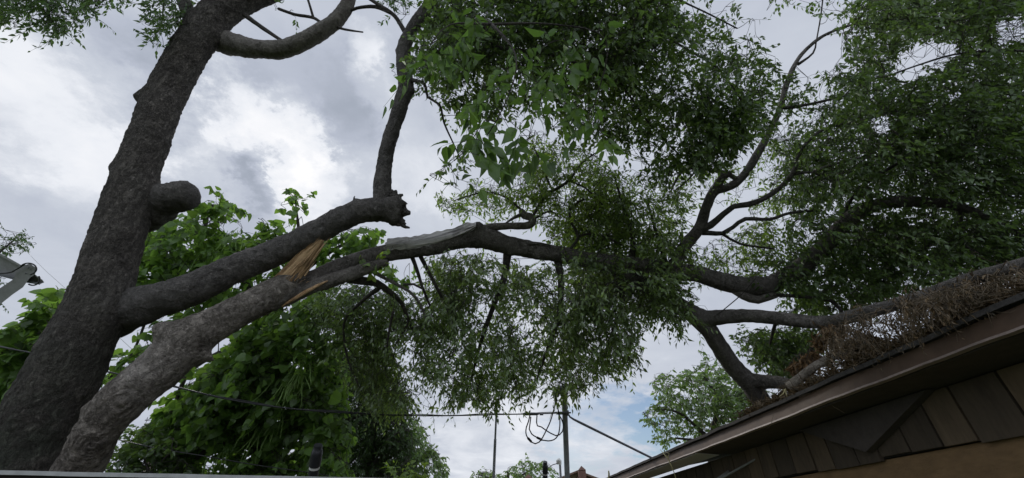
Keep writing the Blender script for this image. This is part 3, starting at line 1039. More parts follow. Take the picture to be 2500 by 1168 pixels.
# ------------------------------------------------------------------ the fallen limb that bridges to the roof
FL = thing('fallen_limb', W(1850, 966, 5.5), 'long broken limb hanging from the torn stem across to the roof of the house', 'fallen limb')
main_limb = limb('limb', px([(655, 742, 3.96, 50), (700, 716, 4.05, 46), (776, 676, 4.25, 42), (856, 642, 4.45, 40), (936, 620, 4.62, 42), (1000, 608, 4.75, 46), (1064, 597, 4.87, 48), (1128, 580, 5.0, 54),
                 (1165, 578, 5.07, 56), (1192, 584, 5.1, 50), (1240, 599, 5.15, 44), (1304, 611, 5.2, 42), (1370, 622, 5.25, 40), (1430, 634, 5.3, 38), (1540, 646, 5.35, 38), (1642, 662, 5.4, 40),
                 (1695, 668, 5.4, 40), (1773, 690, 5.4, 44), (1825, 700, 5.35, 46), (1877, 698, 5.3, 44), (1950, 655, 5.25, 44), (2010, 605, 5.2, 44), (2060, 548, 5.15, 42), (2110, 512, 5.1, 34),
                 (2185, 493, 5.0, 28), (2288, 496, 4.9, 24), (2365, 513, 4.85, 22), (2440, 548, 4.8, 18), (2540, 600, 4.7, 12)]),
     [M['bark_fallen'], M['wood_dark']], FL, 'fall', segs=34, step=0.035, lump=0.09, seed=40,
     bumps=[(W(1165, 550, 5.0), .05, .10), (W(1245, 625, 5.1), .03, .05), (W(1310, 632, 5.1), .04, .08), (W(1850, 680, 5.3), .04, .1)])
limb('branch', px([(1165, 566, 5.07, 30), (1195, 556, 5.1, 20), (1240, 552, 5.15, 18), (1282, 552, 5.2, 20), (1299, 545, 5.2, 20), (1297, 532, 5.22, 18), (1280, 526, 5.25, 20), (1272, 514, 5.3, 14)]),
     [M['bark_pale'], M['wood_dark']], FL, 'fall', segs=16, step=0.025, lump=0.15, seed=41, label='short pale bent branch on top of the limb')
limb('branch', px([(1278, 522, 5.25, 12), (1255, 532, 5.2, 8), (1235, 545, 5.15, 4)]), [M['bark_pale']], FL, 'fall', segs=8, seed=42)
limb('branch', px([(1298, 540, 5.2, 7), (1320, 525, 5.25, 5), (1345, 516, 5.3, 4), (1365, 530, 5.3, 3)]), [M['bark_twig']], FL, 'fall', segs=7, seed=43)
# torn bark strip under the limb
strip = limb('bark_strip', px([(690, 746, 4.02, 12), (720, 728, 4.06, 22), (760, 704, 4.12, 30), (800, 688, 4.2, 36), (850, 672, 4.28, 34), (900, 655, 4.4, 30), (945, 640, 4.5, 18)]),
     [M['bark_pale'], M['wood_fresh']], FL, 'fall', segs=20, step=0.03, lump=0.16, seed=44, label='paler split strip torn from the underside of the limb')
st = MB()
st.tube(px([(688, 748, 3.98, 4), (715, 732, 4.0, 8), (745, 714, 4.04, 10), (775, 698, 4.08, 8), (800, 686, 4.12, 3)]), 8)
st.build('torn_edge', M['wood_fresh'], strip, 'thin fresh torn edge of orange wood')
# weathered bare slab on top
sl = MB()
LWR = [(935, 611, 4.58), (975, 611, 4.66), (1020, 606, 4.75), (1064, 600, 4.83), (1105, 588, 4.9), (1140, 572, 4.96), (1162, 556, 5.0)]
UPR = [(946, 584, 4.66), (985, 579, 4.73), (1020, 575, 4.8), (1064, 567, 4.88), (1105, 556, 4.95), (1135, 546, 5.0), (1162, 543, 5.04)]
K = 9
vf, vb = [], []
tl = 64
for i in range(tl):
    t = i / (tl - 1) * (len(LWR) - 1)
    a = min(int(t), len(LWR) - 2)
    f = t - a
    lo = W(*LWR[a]).lerp(W(*LWR[a + 1]), f)
    up_ = W(*UPR[a]).lerp(W(*UPR[a + 1]), f)
    for k in range(K):
        u = k / (K - 1)
        p = lo.lerp(up_, u)
        outw = (CAM - p).normalized()
        bulge = 0.045 * math.sin(math.pi * min(1, u * 1.05)) + 0.016 * noise.noise(Vector((p.x * 1.5, u * 5.0, 1.0))) + 0.022 * noise.noise(Vector((p.x * 2.2 + 7, u * 9.0 + p.x * 1.2, 4.0)))
        jag_ = 0.025 * noise.noise(Vector((p.x * 14, u * 0.5, 4))) if k in (0, K - 1) else 0
        q = p + outw * (0.07 + bulge) + Vector((0, 0, jag_))
        if i == 0:
            q += Vector((0.05 * noise.noise(Vector((u * 9, 1, 1))), 0, 0))
        vf.append(q)
        vb.append(q - outw * 0.035)
fc = [(i * K + k, (i + 1) * K + k, (i + 1) * K + k + 1, i * K + k + 1) for i in range(tl - 1) for k in range(K - 1)]
sl.add(vf, fc, 0)
sl.add(vb, [tuple(reversed(f)) for f in fc], 0)
edge = [i * K for i in range(tl)] + [(tl - 1) * K + k for k in range(1, K)] + [i * K + K - 1 for i in range(tl - 2, -1, -1)] + [k for k in range(K - 2, 0, -1)]
ne = len(edge)
sl.add([vf[e] for e in edge] + [vb[e] for e in edge], [(i, (i + 1) % ne, ne + (i + 1) % ne, ne + i) for i in range(ne)], 0)
sl.build('bare_wood', M['wood_grey'], main_limb, 'weathered grey slab of bare wood with bark stripped off')
# lifted bark flakes
for a, b, w, s in [((735, 676), (765, 661), 9, 4.12), ((1290, 596), (1350, 600), 8, 5.1), ((1185, 573), (1225, 585), 6, 5.02)]:
    p0, p1 = W(*a, s), W(*b, s)
    bk = MB()
    bk.tube([(p0, .5 * w * s / FPX), ((p0 + p1) / 2 + Vector((0, 0, .02)), .3 * w * s / FPX), (p1, .002)], 6)
    bk.build('bark_flake', M['bark_fallen'], main_limb)

BR = [  # name, points, material, segs
    ([(1425, 636, 5.3, 30), (1500, 655, 5.35, 34), (1580, 700, 5.4, 36), (1650, 742, 5.4, 40), (1715, 779, 5.3, 46), (1745, 776, 5.22, 38), (1825, 771, 4.98, 33), (1904, 778, 4.7, 32), (2008, 788, 4.35, 32),
      (2064, 777, 4.1, 33), (2164, 750, 3.72, 34), (2268, 718, 3.4, 34), (2373, 681, 3.12, 36), (2500, 645, 2.84, 38), (2640, 600, 2.56, 36)], 'bark_fallen', 26),
    ([(1690, 765, 5.33, 46), (1722, 796, 5.3, 44), (1747, 831, 5.32, 42), (1788, 893, 5.4, 43), (1825, 932, 5.45, 46), (1850, 966, 5.5, 46), (1872, 1000, 5.5, 34)], 'bark_fallen', 24),
    ([(1815, 925, 5.45, 36), (1860, 932, 5.35, 36), (1905, 935, 5.2, 34), (1950, 946, 5.0, 26)], 'bark_fallen', 18),
    ([(1640, 660, 5.4, 36), (1672, 602, 5.42, 32), (1708, 555, 5.44, 28), (1724, 508, 5.46, 25), (1744, 467, 5.48, 24), (1780, 457, 5.5, 20), (1816, 428, 5.52, 20), (1852, 372, 5.55, 20), (1880, 318, 5.6, 17),
      (1904, 267, 5.65, 15), (1921, 205, 5.7, 14), (1949, 144, 5.75, 10), (1995, 98, 5.8, 8), (2046, 72, 5.85, 6), (2120, 50, 5.9, 5)], 'bark_fallen', 18),
    ([(1744, 467, 5.48, 22), (1765, 432, 5.45, 20), (1775, 425, 5.44, 19)], 'bark_pale', 14),
    ([(1800, 440, 5.5, 14), (1775, 424, 5.5, 12), (1735, 415, 5.5, 10), (1695, 409, 5.5, 8), (1660, 425, 5.5, 6), (1637, 470, 5.5, 4)], 'bark_pale', 10),
    ([(1702, 412, 5.5, 5), (1680, 440, 5.5, 4), (1645, 468, 5.5, 3)], 'bark_twig', 7),
    ([(1700, 565, 5.43, 22), (1735, 550, 5.4, 17), (1765, 524, 5.35, 15), (1790, 505, 5.3, 14), (1825, 500, 5.28, 14), (1860, 488, 5.25, 13), (1900, 462, 5.2, 13), (1935, 424, 5.15, 12), (1954, 370, 5.1, 9),
      (1985, 334, 5.1, 7), (2021, 313, 5.1, 6), (2108, 293, 5.1, 5), (2200, 270, 5.1, 4)], 'bark_limb', 12),
    ([(1715, 568, 5.42, 14), (1765, 570, 5.35, 11), (1790, 555, 5.32, 10), (1820, 535, 5.3, 10), (1880, 536, 5.25, 8), (1930, 520, 5.2, 7), (2005, 514, 5.2, 5)], 'bark_limb', 10),
    ([(1765, 573, 5.35, 7), (1805, 595, 5.3, 6), (1850, 603, 5.3, 5), (1890, 608, 5.3, 4)], 'bark_twig', 8),
    ([(1905, 264, 5.65, 10), (1935, 262, 5.6, 9), (1990, 252, 5.5, 7), (2060, 235, 5.4, 5), (2160, 215, 5.3, 4)], 'bark_limb', 8),
    ([(1948, 158, 5.75, 7), (1985, 130, 5.75, 5), (1993, 100, 5.8, 4), (2003, 45, 5.85, 4), (2010, -10, 5.85, 4)], 'bark_twig', 7),
    ([(2160, 190, 5.2, 4), (2240, 160, 5.1, 4), (2350, 130, 5.0, 5), (2500, 125, 4.9, 7), (2620, 150, 4.8, 9)], 'bark_limb', 8),
    ([(1790, 705, 5.4, 24), (1815, 722, 5.3, 22), (1850, 733, 5.25, 20), (1875, 726, 5.2, 19), (1893, 720, 5.18, 19)], 'bark_pale', 12),
    ([(1377, 650, 5.2, 6), (1388, 615, 5.22, 7), (1412, 578, 5.3, 8), (1395, 545, 5.35, 6), (1391, 512, 5.4, 6), (1410, 495, 5.45, 5), (1426, 487, 5.5, 5)], 'bark_twig', 8),
    ([(1412, 578, 5.3, 6), (1445, 570, 5.3, 6), (1480, 580, 5.3, 5), (1520, 600, 5.35, 4)], 'bark_twig', 7),
    ([(1300, 530, 5.3, 8), (1330, 480, 5.5, 8), (1358, 462, 5.6, 8), (1388, 442, 5.65, 7), (1420, 400, 5.7, 5), (1460, 370, 5.7, 3)], 'bark_limb', 8),
    ([(1388, 442, 5.65, 5), (1430, 460, 5.6, 4), (1470, 500, 5.6, 4)], 'bark_twig', 7),
    ([(1275, 515, 5.3, 6), (1230, 480, 5.4, 5), (1180, 470, 5.5, 4), (1110, 490, 5.6, 3)], 'bark_twig', 7),
    ([(1350, 470, 5.6, 5), (1320, 400, 5.7, 4), (1300, 350, 5.7, 3)], 'bark_twig', 7),
    ([(1000, 612, 4.75, 12), (1020, 665, 4.78, 9), (1030, 698, 4.8, 7), (1055, 760, 4.9, 5)], 'bark_twig', 8),
    ([(1020, 612, 4.78, 12), (1045, 662, 4.85, 9), (1060, 690, 4.9, 9), (1080, 730, 4.95, 7), (1110, 800, 5.0, 5)], 'bark_twig', 8),
    ([(850, 680, 4.35, 24), (885, 686, 4.45, 22), (920, 692, 4.55, 18), (950, 712, 4.65, 14), (980, 740, 4.75, 10), (1000, 790, 4.85, 8), (1020, 830, 4.9, 5)], 'bark_twig', 10),
    ([(905, 660, 4.45, 12), (940, 680, 4.5, 9), (978, 700, 4.55, 8), (1016, 728, 4.6, 7), (1050, 800, 4.7, 5)], 'bark_pale', 8),
    ([(984, 695, 4.55, 6), (1010, 694, 4.55, 6), (1032, 706, 4.6, 5)], 'bark_limb', 7),
    ([(960, 760, 4.7, 7), (950, 810, 4.75, 6), (944, 860, 4.8, 4)], 'bark_twig', 7),
    ([(1000, 785, 4.85, 7), (976, 825, 4.85, 5), (960, 850, 4.85, 4)], 'bark_twig', 7),
    ([(930, 700, 4.6, 12), (880, 740, 4.8, 8), (840, 790, 5.0, 6), (850, 880, 5.1, 5), (880, 950, 5.1, 4)], 'bark_twig', 8),
    ([(1240, 612, 5.15, 22), (1230, 680, 5.2, 16), (1200, 760, 5.2, 12), (1170, 850, 5.2, 8), (1150, 930, 5.2, 5)], 'bark_twig', 10),
    ([(1360, 625, 5.25, 22), (1370, 700, 5.25, 16), (1360, 790, 5.2, 11), (1330, 870, 5.2, 8), (1310, 930, 5.2, 5)], 'bark_twig', 10),
    ([(1500, 650, 5.35, 22), (1520, 730, 5.3, 14), (1500, 800, 5.25, 9), (1470, 880, 5.2, 6)], 'bark_twig', 10),
    ([(1540, 646, 5.35, 20), (1545, 580, 5.5, 12), (1520, 500, 5.7, 8), (1500, 430, 5.8, 5)], 'bark_twig', 8),
    ([(1630, 655, 5.4, 14), (1600, 560, 5.6, 8), (1580, 490, 5.8, 5)], 'bark_twig', 8),
    ([(2030, 590, 5.18, 14), (2090, 470, 5.2, 10), (2190, 400, 5.1, 8), (2300, 330, 5.0, 6), (2420, 280, 4.9, 4)], 'bark_limb', 8),
    ([(1985, 420, 5.0, 5), (2040, 400, 5.0, 7), (2120, 385, 5.0, 6), (2190, 380, 5.0, 5), (2300, 400, 5.0, 4)], 'bark_pale', 8),
    ([(1940, 425, 5.15, 7), (1985, 420, 5.0, 6), (2000, 430, 5.0, 4)], 'bark_limb', 7),
    ([(2340, 505, 4.85, 12), (2350, 550, 4.8, 9), (2355, 600, 4.75, 7), (2390, 620, 4.7, 4)], 'bark_twig', 8),
    ([(1900, 775, 4.7, 12), (1890, 800, 4.9, 10), (1880, 840, 5.1, 6)], 'bark_twig', 8),
    ([(1880, 720, 5.2, 10), (1960, 725, 5.1, 9), (2030, 735, 5.0, 9), (2060, 770, 4.9, 8)], 'bark_twig', 8),
    ([(1846, 678, 5.1, 3), (1810, 720, 5.1, 3), (1750, 770, 5.1, 3)], 'bark_twig', 6),
]
for i, (p, mt_, sg_) in enumerate(BR):
    limb('branch', px(p), [M[mt_], M['wood_dark']], FL, 'fall', segs=sg_, step=0.05 if sg_ > 12 else 0.08, lump=0.09, seed=60 + i, jag=0.03 if i in (4, 13) else 0)

foliage('foliage', FL, 'fall', [
    ([(1020, 720), (1060, 640), (1130, 610), (1250, 630), (1400, 640), (1660, 680), (1735, 800), (1690, 850), (1640, 840), (1600, 785), (1570, 850), (1555, 915), (1480, 920), (1400, 970), (1300, 965), (1240, 985), (1180, 1000), (1090, 1000), (1020, 930), (990, 850)], 4.5, 6.4, 400),
    ([(1040, 880), (1560, 850), (1550, 910), (1400, 975), (1240, 1005), (1080, 1020)], 4.9, 5.6, 60),
    ([(1100, 640), (1400, 650), (1660, 690), (1520, 900), (1150, 910), (1040, 800)], 4.6, 5.8, 90),
    ([(1340, 605), (1480, 600), (1650, 640), (1700, 740), (1400, 720)], 4.75, 5.25, 55),
    ([(1020, 700), (1120, 640), (1160, 760), (1080, 900), (1010, 860)], 4.8, 5.6, 30),
    ([(1330, 630), (1680, 660), (1720, 760), (1640, 820), (1400, 740)], 4.7, 5.3, 34),
], 14, gap=-.06, gfreq=1.7, sizevar=.4, leaf=0.070, templates=T_NARROW, mats=FM('leaf_fallen'), droop=0.5, ldroop=0.45, twigs=9, margin=22, label='heavy drooping curtain of leaves below the middle of the limb')
foliage('foliage', FL, 'fall', [
    ([(740, 740), (800, 690), (900, 690), (1000, 720), (1020, 800), (960, 860), (1000, 940), (1010, 1020), (900, 1020), (800, 900)], 5.0, 6.0, 250),
    ([(930, 730), (1060, 720), (1070, 1020), (950, 1010)], 4.8, 5.6, 40),
    ([(1050, 615), (1130, 590), (1170, 640), (1090, 710), (1020, 710)], 4.8, 5.2, 22),
], 15, gap=-.1, gfreq=1.9, leaf=0.064, templates=T_NARROW, mats=FM('leaf_fallen'), droop=0.6, ldroop=0.6, label='thinner hanging foliage under the torn part of the limb')
foliage('foliage', FL, 'fall', [
    ([(840, 630), (960, 575), (970, 690), (880, 700)], 4.3, 4.5, 5),
], 215, leaf=0.07, templates=T_HEART, mats=FM('leaf_bright'), gap=None, twigs=3, per=5, spread=.06, tlen=.14, droop=.3, ldroop=.3, br=.003, tw=.0012, margin=30, label='few bright yellow green leaves clinging to the split wood')
foliage('foliage', FL, 'fall', [
    ([(1045, 480), (1100, 485), (1180, 430), (1280, 410), (1285, 320), (1330, 310), (1370, 350), (1440, 360), (1530, 430), (1550, 570), (1450, 630), (1350, 605), (1280, 515), (1170, 550), (1080, 525)], 5.2, 6.4, 200),
    ([(1380, 390), (1540, 420), (1650, 430), (1710, 470), (1665, 600), (1620, 730), (1420, 730), (1370, 600)], 5.35, 6.6, 210),
    ([(1580, 560), (1690, 560), (1730, 660), (1640, 700), (1570, 660)], 5.0, 5.9, 30),
    ([(1600, 420), (1810, 390), (1870, 470), (1740, 515), (1640, 530)], 5.5, 6.4, 24),
    ([(1690, 600), (1890, 520), (1930, 640), (1840, 705), (1740, 680)], 5.5, 6.4, 60),
    ([(1820, 330), (1960, 300), (1990, 480), (1940, 560), (1820, 540), (1850, 440)], 5.7, 6.6, 40),
], 16, leaf=0.068, templates=T_NARROW, mats=FM('leaf_light'), droop=0.35, ldroop=0.5, label='lighter green foliage above the middle of the limb')
foliage('foliage', FL, 'fall', [
    ([(2060, -80), (2660, -80), (2660, 660), (2300, 700), (2080, 600), (1970, 570), (1930, 490), (1945, 400), (1990, 330), (1960, 270), (2010, 225), (2000, 190), (2080, 140), (2050, 70)], 4.3, 6.2, 620),
    ([(2150, 220), (2660, 200), (2660, 500), (2200, 460), (2100, 350)], 4.2, 5.2, 150),
    ([(2060, -60), (2640, -60), (2640, 600), (2280, 600), (2060, 560), (2000, 420), (2020, 260), (2090, 140)], 6.0, 7.6, 330),
    ([(1900, 290), (2060, 270), (2080, 420), (1990, 560), (1880, 560), (1880, 450)], 5.2, 6.6, 70),
    ([(2090, -60), (2660, -60), (2640, 110), (2300, 115), (2110, 95)], 4.6, 5.8, 120),
    ([(1860, -60), (2090, -60), (2080, 65), (2000, 55), (1960, 25), (1870, 35)], 5.6, 6.0, 20),
    ([(1885, 170), (1975, 150), (2000, 250), (1920, 330), (1890, 300)], 5.5, 5.9, 14),
], 17, gap=-.09, gfreq=2.2, leaf=0.064, mats=FM('leaf_hack'), droop=0.4, ldroop=0.5, twigs=9, per=10, holes=[[(2170, 180), (2240, 105), (2350, 105), (2350, 135), (2210, 205)], [(2430, 60), (2480, 30), (2520, 60), (2520, 110), (2440, 115)],
        [(2130, 300), (2190, 285), (2170, 330), (2130, 330)], [(2300, 230), (2360, 220), (2340, 260)], [(2200, 530), (2290, 535), (2280, 560), (2210, 560)]], label='dense dark canopy filling the upper right over the roof')
foliage('foliage', FL, 'fall', [
    ([(1860, 620), (1960, 520), (2100, 520), (2250, 520), (2660, 560), (2660, 650), (2250, 740), (2050, 780), (1950, 750), (1850, 700)], 5.0, 6.4, 270),
    ([(2060, 560), (2220, 570), (2220, 710), (2070, 730), (2020, 660)], 4.8, 5.8, 60),
    ([(1780, 800), (2030, 795), (2010, 880), (1930, 960), (1830, 890)], 5.6, 6.8, 110),
    ([(1890, 735), (2080, 735), (2120, 765), (1980, 785), (1890, 775)], 5.2, 6.2, 26),
], 18, leaf=0.068, mats=FM('leaf_hack'), droop=0.4, ldroop=0.5, per=10, label='dark leafy mass low over the roof')
foliage('dead_foliage', FL, 'fall', [
    ([(2030, 780), (2164, 755), (2268, 722), (2373, 685), (2540, 640), (2540, 700), (2300, 790), (2190, 838), (2080, 872), (2010, 890)], 3.2, 4.1, 110),
    ([(2200, 740), (2373, 688), (2540, 640), (2540, 715), (2300, 790), (2200, 830)], 2.7, 3.4, 130),
], 19, gap=-.3, leaf=0.036, templates=T_DEAD, mats=[M['leaf_litter'], M['twig_dry']], twigs=8, per=9, spread=.10, tlen=.2, droop=.9, ldroop=.9, br=.004, label='dry brown foliage hanging between the limb and the roof edge')

# ------------------------------------------------------------------ other trees
def tree(name, label, base, skel, key, mat='bark_twig', cat='tree', group=None, r0=0.14):
    t = thing(name, base, label, cat, group)
    b = Vector(base)
    for i, pts in enumerate(skel):
        if i == 0:
            p = [(b + Vector((0, 0, -0.1)), r0 * 1.2), (b.lerp(pts[0][0], 0.5) + Vector((.1, .05, 0)), r0)] + pts
            limb('trunk', p, [M[mat]], t, key, segs=14, step=0.15, seed=100 + len(key))
        else:
            limb('limb', pts, [M[mat]], t, key, segs=9, step=0.15, seed=110 + i)
    return t


def seed_pods(parent, polys, n, seed):
    """slim hanging pods in bunches; each one a part of its tree, sharing one mesh"""
    rng = np.random.default_rng(seed)
    o = world_origin(parent)
    mb = MB()
    mb.tube([(Vector((0, 0, 0)), .0035), (Vector((.01, 0, -.12)), .0062), (Vector((.0, .012, -.24)), .006), (Vector((-.02, .01, -.34)), .002)], 5)
    first = mb.build('seed_pod', M['pod'])
    cnt = 0
    for poly, s0, s1, k in polys:
        x, y = sample_poly(rng, poly, k)
        for a in range(k):
            s = rng.uniform(s0, s1)
            c = W(float(x[a]), float(y[a]), float(s))
            for q in range(n):
                ob = first if cnt == 0 else first.copy()
                if cnt:
                    COL.objects.link(ob)
                ob.parent = parent
                ob.location = c - o + Vector(tuple(rng.normal(size=3) * np.array([.08, .08, .04])))
                ob.rotation_euler = (rng.normal() * .25, rng.normal() * .3, rng.uniform(0, 6.28))
                ob.scale = (1, 1, float(rng.uniform(.7, 1.2)))
                cnt += 1


CT = tree('catalpa_tree', 'bright green catalpa tree with big heart leaves and hanging pods behind the leaning trunk', (-4.2, 7.3, 0), [
    px([(640, 1140, 6.6, 44), (650, 1000, 6.6, 40), (690, 900, 6.6, 34), (660, 780, 6.7, 28), (560, 640, 6.8, 20), (500, 560, 6.8, 12), (520, 500, 6.8, 6)]),
    px([(660, 780, 6.7, 22), (720, 680, 6.8, 16), (730, 580, 6.9, 9), (722, 500, 7.0, 4)]),
    px([(690, 900, 6.6, 22), (600, 850, 6.3, 16), (470, 900, 6.1, 12), (420, 1010, 6.0, 8)]),
    px([(560, 640, 6.8, 14), (450, 640, 6.5, 12), (390, 690, 6.4, 9), (330, 850, 6.2, 7), (270, 920, 6.2, 4)]),
    px([(720, 680, 6.8, 12), (800, 620, 6.8, 9), (880, 590, 6.8, 6), (960, 680, 6.8, 4)]),
    px([(650, 1000, 6.6, 22), (740, 960, 6.3, 14), (780, 1080, 6.1, 10)]),
    px([(640, 1100, 6.6, 22), (540, 1080, 6.2, 14), (480, 1120, 6.0, 10)]),
], 'cat', r0=.16)
foliage('crown', CT, 'cat', [
    ([(470, 510), (540, 455), (575, 500), (565, 560), (600, 600), (635, 520), (665, 520), (685, 570), (780, 535), (830, 560), (700, 650), (500, 710), (330, 750), (325, 620), (390, 520)], 5.8, 7.4, 160),
    ([(680, 475), (730, 460), (775, 490), (760, 520), (690, 525)], 6.8, 7.1, 8),
    ([(320, 640), (500, 620), (560, 690), (480, 730), (320, 750)], 5.8, 6.6, 18),
    ([(440, 950), (560, 850), (640, 760), (720, 710), (810, 690), (850, 760), (860, 1220), (400, 1220), (390, 1010)], 5.6, 7.2, 520),
    ([(300, 1080), (400, 980), (470, 900), (540, 850), (620, 780), (640, 980), (420, 1120)], 5.6, 6.6, 70),
    ([(320, 840), (480, 700), (620, 680), (740, 630), (750, 700), (520, 780), (400, 810), (350, 880)], 5.6, 7.0, 44),
    ([(230, 960), (330, 840), (380, 790), (390, 890), (280, 990)], 5.8, 6.6, 30),
    ([(780, 560), (940, 555), (960, 640), (850, 670), (750, 670)], 6.2, 7.0, 34),
    ([(910, 650), (1010, 640), (1020, 710), (960, 720)], 6.4, 7.0, 8),
], 19, gap=-.34, leaf=0.108, templates=T_HEART, mats=FM('leaf_catalpa'), twigs=5, per=6, spread=0.14, tlen=0.26, droop=0.15, ldroop=0.5, flat=0.75, br=0.008, tw=0.003, margin=20, sizevar=.42)
seed_pods(CT, [([(480, 560), (600, 540), (560, 640), (430, 660)], 5.7, 6.3, 5), ([(690, 860), (800, 850), (800, 940), (700, 960)], 5.5, 6.0, 4), ([(480, 900), (760, 900), (760, 1120), (500, 1120)], 5.5, 6.0, 4)], 7, 4)

SP = tree('catalpa_sapling', 'leafy young catalpa at the left edge behind the leaning trunk', (-7.6, 7.2, 0), [
    px([(-40, 1060, 6.2, 26), (-10, 950, 6.2, 18), (50, 860, 6.2, 12), (100, 770, 6.2, 6)]),
    px([(0, 900, 6.2, 12), (80, 880, 6.0, 8), (110, 800, 6.0, 5)])], 'sap', r0=.09)
foliage('crown', SP, 'sap', [
    ([(-60, 850), (20, 810), (85, 745), (120, 700), (155, 700), (150, 780), (140, 860), (90, 970), (-60, 1040)], 5.6, 6.8, 140),
], 20, leaf=0.13, templates=T_HEART, mats=FM('leaf_catalpa'), twigs=5, per=6, spread=0.14, tlen=0.26, droop=0.1, ldroop=0.5, flat=1.1, tw=0.003, br=.007, margin=10)

AT = tree('airy_tree', 'feathery tree far off at the left edge beyond the lift arm', (-15.5, 10.6, 0), [
    px([(-80, 900, 11, 24), (-70, 760, 11, 16), (-30, 650, 11, 10), (30, 590, 11, 5)]),
    px([(-30, 650, 11, 8), (-10, 720, 11, 4)])], 'airy', r0=.16)
foliage('crown', AT, 'airy', [
    ([(-120, 520), (0, 525), (20, 555), (60, 570), (95, 590), (60, 625), (20, 640), (40, 690), (-10, 770), (-120, 800)], 10.4, 11.6, 46),
], 21, leaf=0.10, templates=T_NARROW, mats=FM('leaf_dark'), twigs=7, per=10, spread=0.22, tlen=0.45, droop=0.2, tw=0.004, br=.01)

DT = tree('juniper_tree', 'dense dark evergreen behind the service cable', (-3.9, 10.6, 0), [
    px([(900, 1180, 9.4, 40), (905, 1050, 9.4, 30), (900, 900, 9.4, 12), (890, 800, 9.4, 5)]),
    px([(905, 1050, 9.4, 14), (970, 1010, 9.3, 6)]), px([(905, 1050, 9.4, 14), (840, 1000, 9.3, 6)])], 'jun', r0=.2)
foliage('crown', DT, 'jun', [
    ([(815, 900), (860, 830), (930, 830), (980, 930), (1010, 1040), (1020, 1220), (810, 1220), (770, 1020)], 8.7, 10.2, 260),
], 22, gap=-.4, leaf=0.09, templates=T_NARROW, mats=FM('leaf_dark'), twigs=11, per=11, spread=0.28, tlen=0.36, droop=0.2, tw=0.004, br=.01)
RT = tree('rounded_tree', 'rounded mid green tree beside the dark evergreen', (-2.6, 14.3, 0), [
    px([(1010, 1220, 12.6, 26), (1010, 1130, 12.6, 18), (1000, 1050, 12.6, 8)]), px([(1010, 1130, 12.6, 10), (1070, 1110, 12.6, 5)])], 'rnd', r0=.18)
foliage('crown', RT, 'rnd', [
    ([(960, 1000), (1000, 990), (1035, 1030), (1060, 1085), (1095, 1125), (1110, 1230), (950, 1230)], 11.8, 13.4, 90),
], 23, leaf=0.12, templates=T_HACK, mats=FM('leaf_far'), twigs=9, per=9, spread=0.28, tlen=0.42, droop=0.15, tw=0.004, br=.01)
BS = tree('bright_shrub', 'small yellow green shrub at the bottom beside the evergreen', (-1.9, 8.1, 0), [
    px([(985, 1280, 7, 12), (985, 1200, 7, 8), (990, 1150, 7, 5)])], 'shr', cat='shrub', r0=.05)
foliage('crown', BS, 'shr', [
    ([(940, 1150), (985, 1112), (1040, 1145), (1050, 1230), (930, 1230)], 6.7, 7.4, 26),
], 24, leaf=0.12, templates=T_HACK, mats=FM('leaf_bright'), twigs=5, per=7, spread=0.12, tlen=0.2, droop=0.0, ldroop=.3, tw=0.003)
BU = tree('leafy_bush', 'low dark bush between the two leaning stems and the wall', (-4.6, 5.6, 0), [
    px([(370, 1250, 5.4, 14), (365, 1160, 5.4, 9), (340, 1090, 5.4, 5)]), px([(365, 1160, 5.4, 8), (430, 1090, 5.4, 5)])], 'bush', cat='bush', r0=.05)
foliage('crown', BU, 'bush', [
    ([(235, 1150), (300, 1075), (340, 1040), (400, 1060), (470, 1080), (500, 1230), (225, 1230)], 5.0, 6.0, 130),
], 25, leaf=0.085, templates=T_HACK, mats=FM('leaf_hack'), twigs=7, per=8, spread=0.15, tlen=0.25, droop=0.1, tw=0.003)
FT = tree('far_tree', 'hazy green tree far off behind the thin mast', (-0.6, 34, 0), [
    px([(1240, 1240, 30, 14), (1240, 1180, 30, 9), (1240, 1150, 30, 5)]), px([(1240, 1180, 30, 7), (1310, 1140, 30, 4)]), px([(1240, 1180, 30, 6), (1170, 1160, 30, 3)])], 'far', r0=.35)
foliage('crown', FT, 'far', [
    ([(1125, 1180), (1180, 1143), (1220, 1152), (1270, 1128), (1300, 1117), (1330, 1122), (1365, 1155), (1375, 1260), (1110, 1260)], 28, 32, 120),
], 26, leaf=0.26, templates=T_HACK, mats=FM('leaf_far'), twigs=8, per=8, spread=0.5, tlen=0.8, droop=0.1, tw=0.008, br=.02, margin=6)
GT = tree('garden_tree', 'light green leafy tree rising beyond the eave of the brown roof', (7.4, 16.2, 0), [
    px([(1740, 1220, 14.8, 24), (1740, 1080, 14.8, 18), (1750, 980, 14.8, 12), (1720, 920, 14.8, 5)]),
    px([(1740, 1080, 14.8, 12), (1660, 1010, 14.6, 6), (1600, 1000, 14.4, 3)]), px([(1750, 980, 14.8, 9), (1830, 960, 14.8, 5)]),
    px([(1740, 1080, 14.8, 10), (1650, 1070, 14.6, 5)])], 'gar', r0=.22)
foliage('crown', GT, 'gar', [
    ([(1565, 1005), (1605, 985), (1590, 945), (1600, 915), (1650, 905), (1700, 900), (1705, 858), (1740, 862), (1790, 890), (1880, 940), (1880, 1010), (1800, 1040), (1700, 1090), (1590, 1090), (1575, 1070), (1600, 1050), (1570, 1030)], 13.6, 16.0, 185),
], 27, leaf=0.15, templates=T_HACK, mats=FM('leaf_far'), twigs=7, per=8, spread=0.26, tlen=0.4, droop=0.1, ldroop=.4, tw=0.005, br=.012, margin=8)

# ------------------------------------------------------------------ the house on the right
HU = Vector((-0.0753, 1.0, 0)).normalized()
HV = Vector((1.0, 0.0753, 0)).normalized()
H0 = Vector((3.33, 0, 0))


def H(u, v, z):
    return H0 + HU * u + HV * v + Vector((0, 0, z))


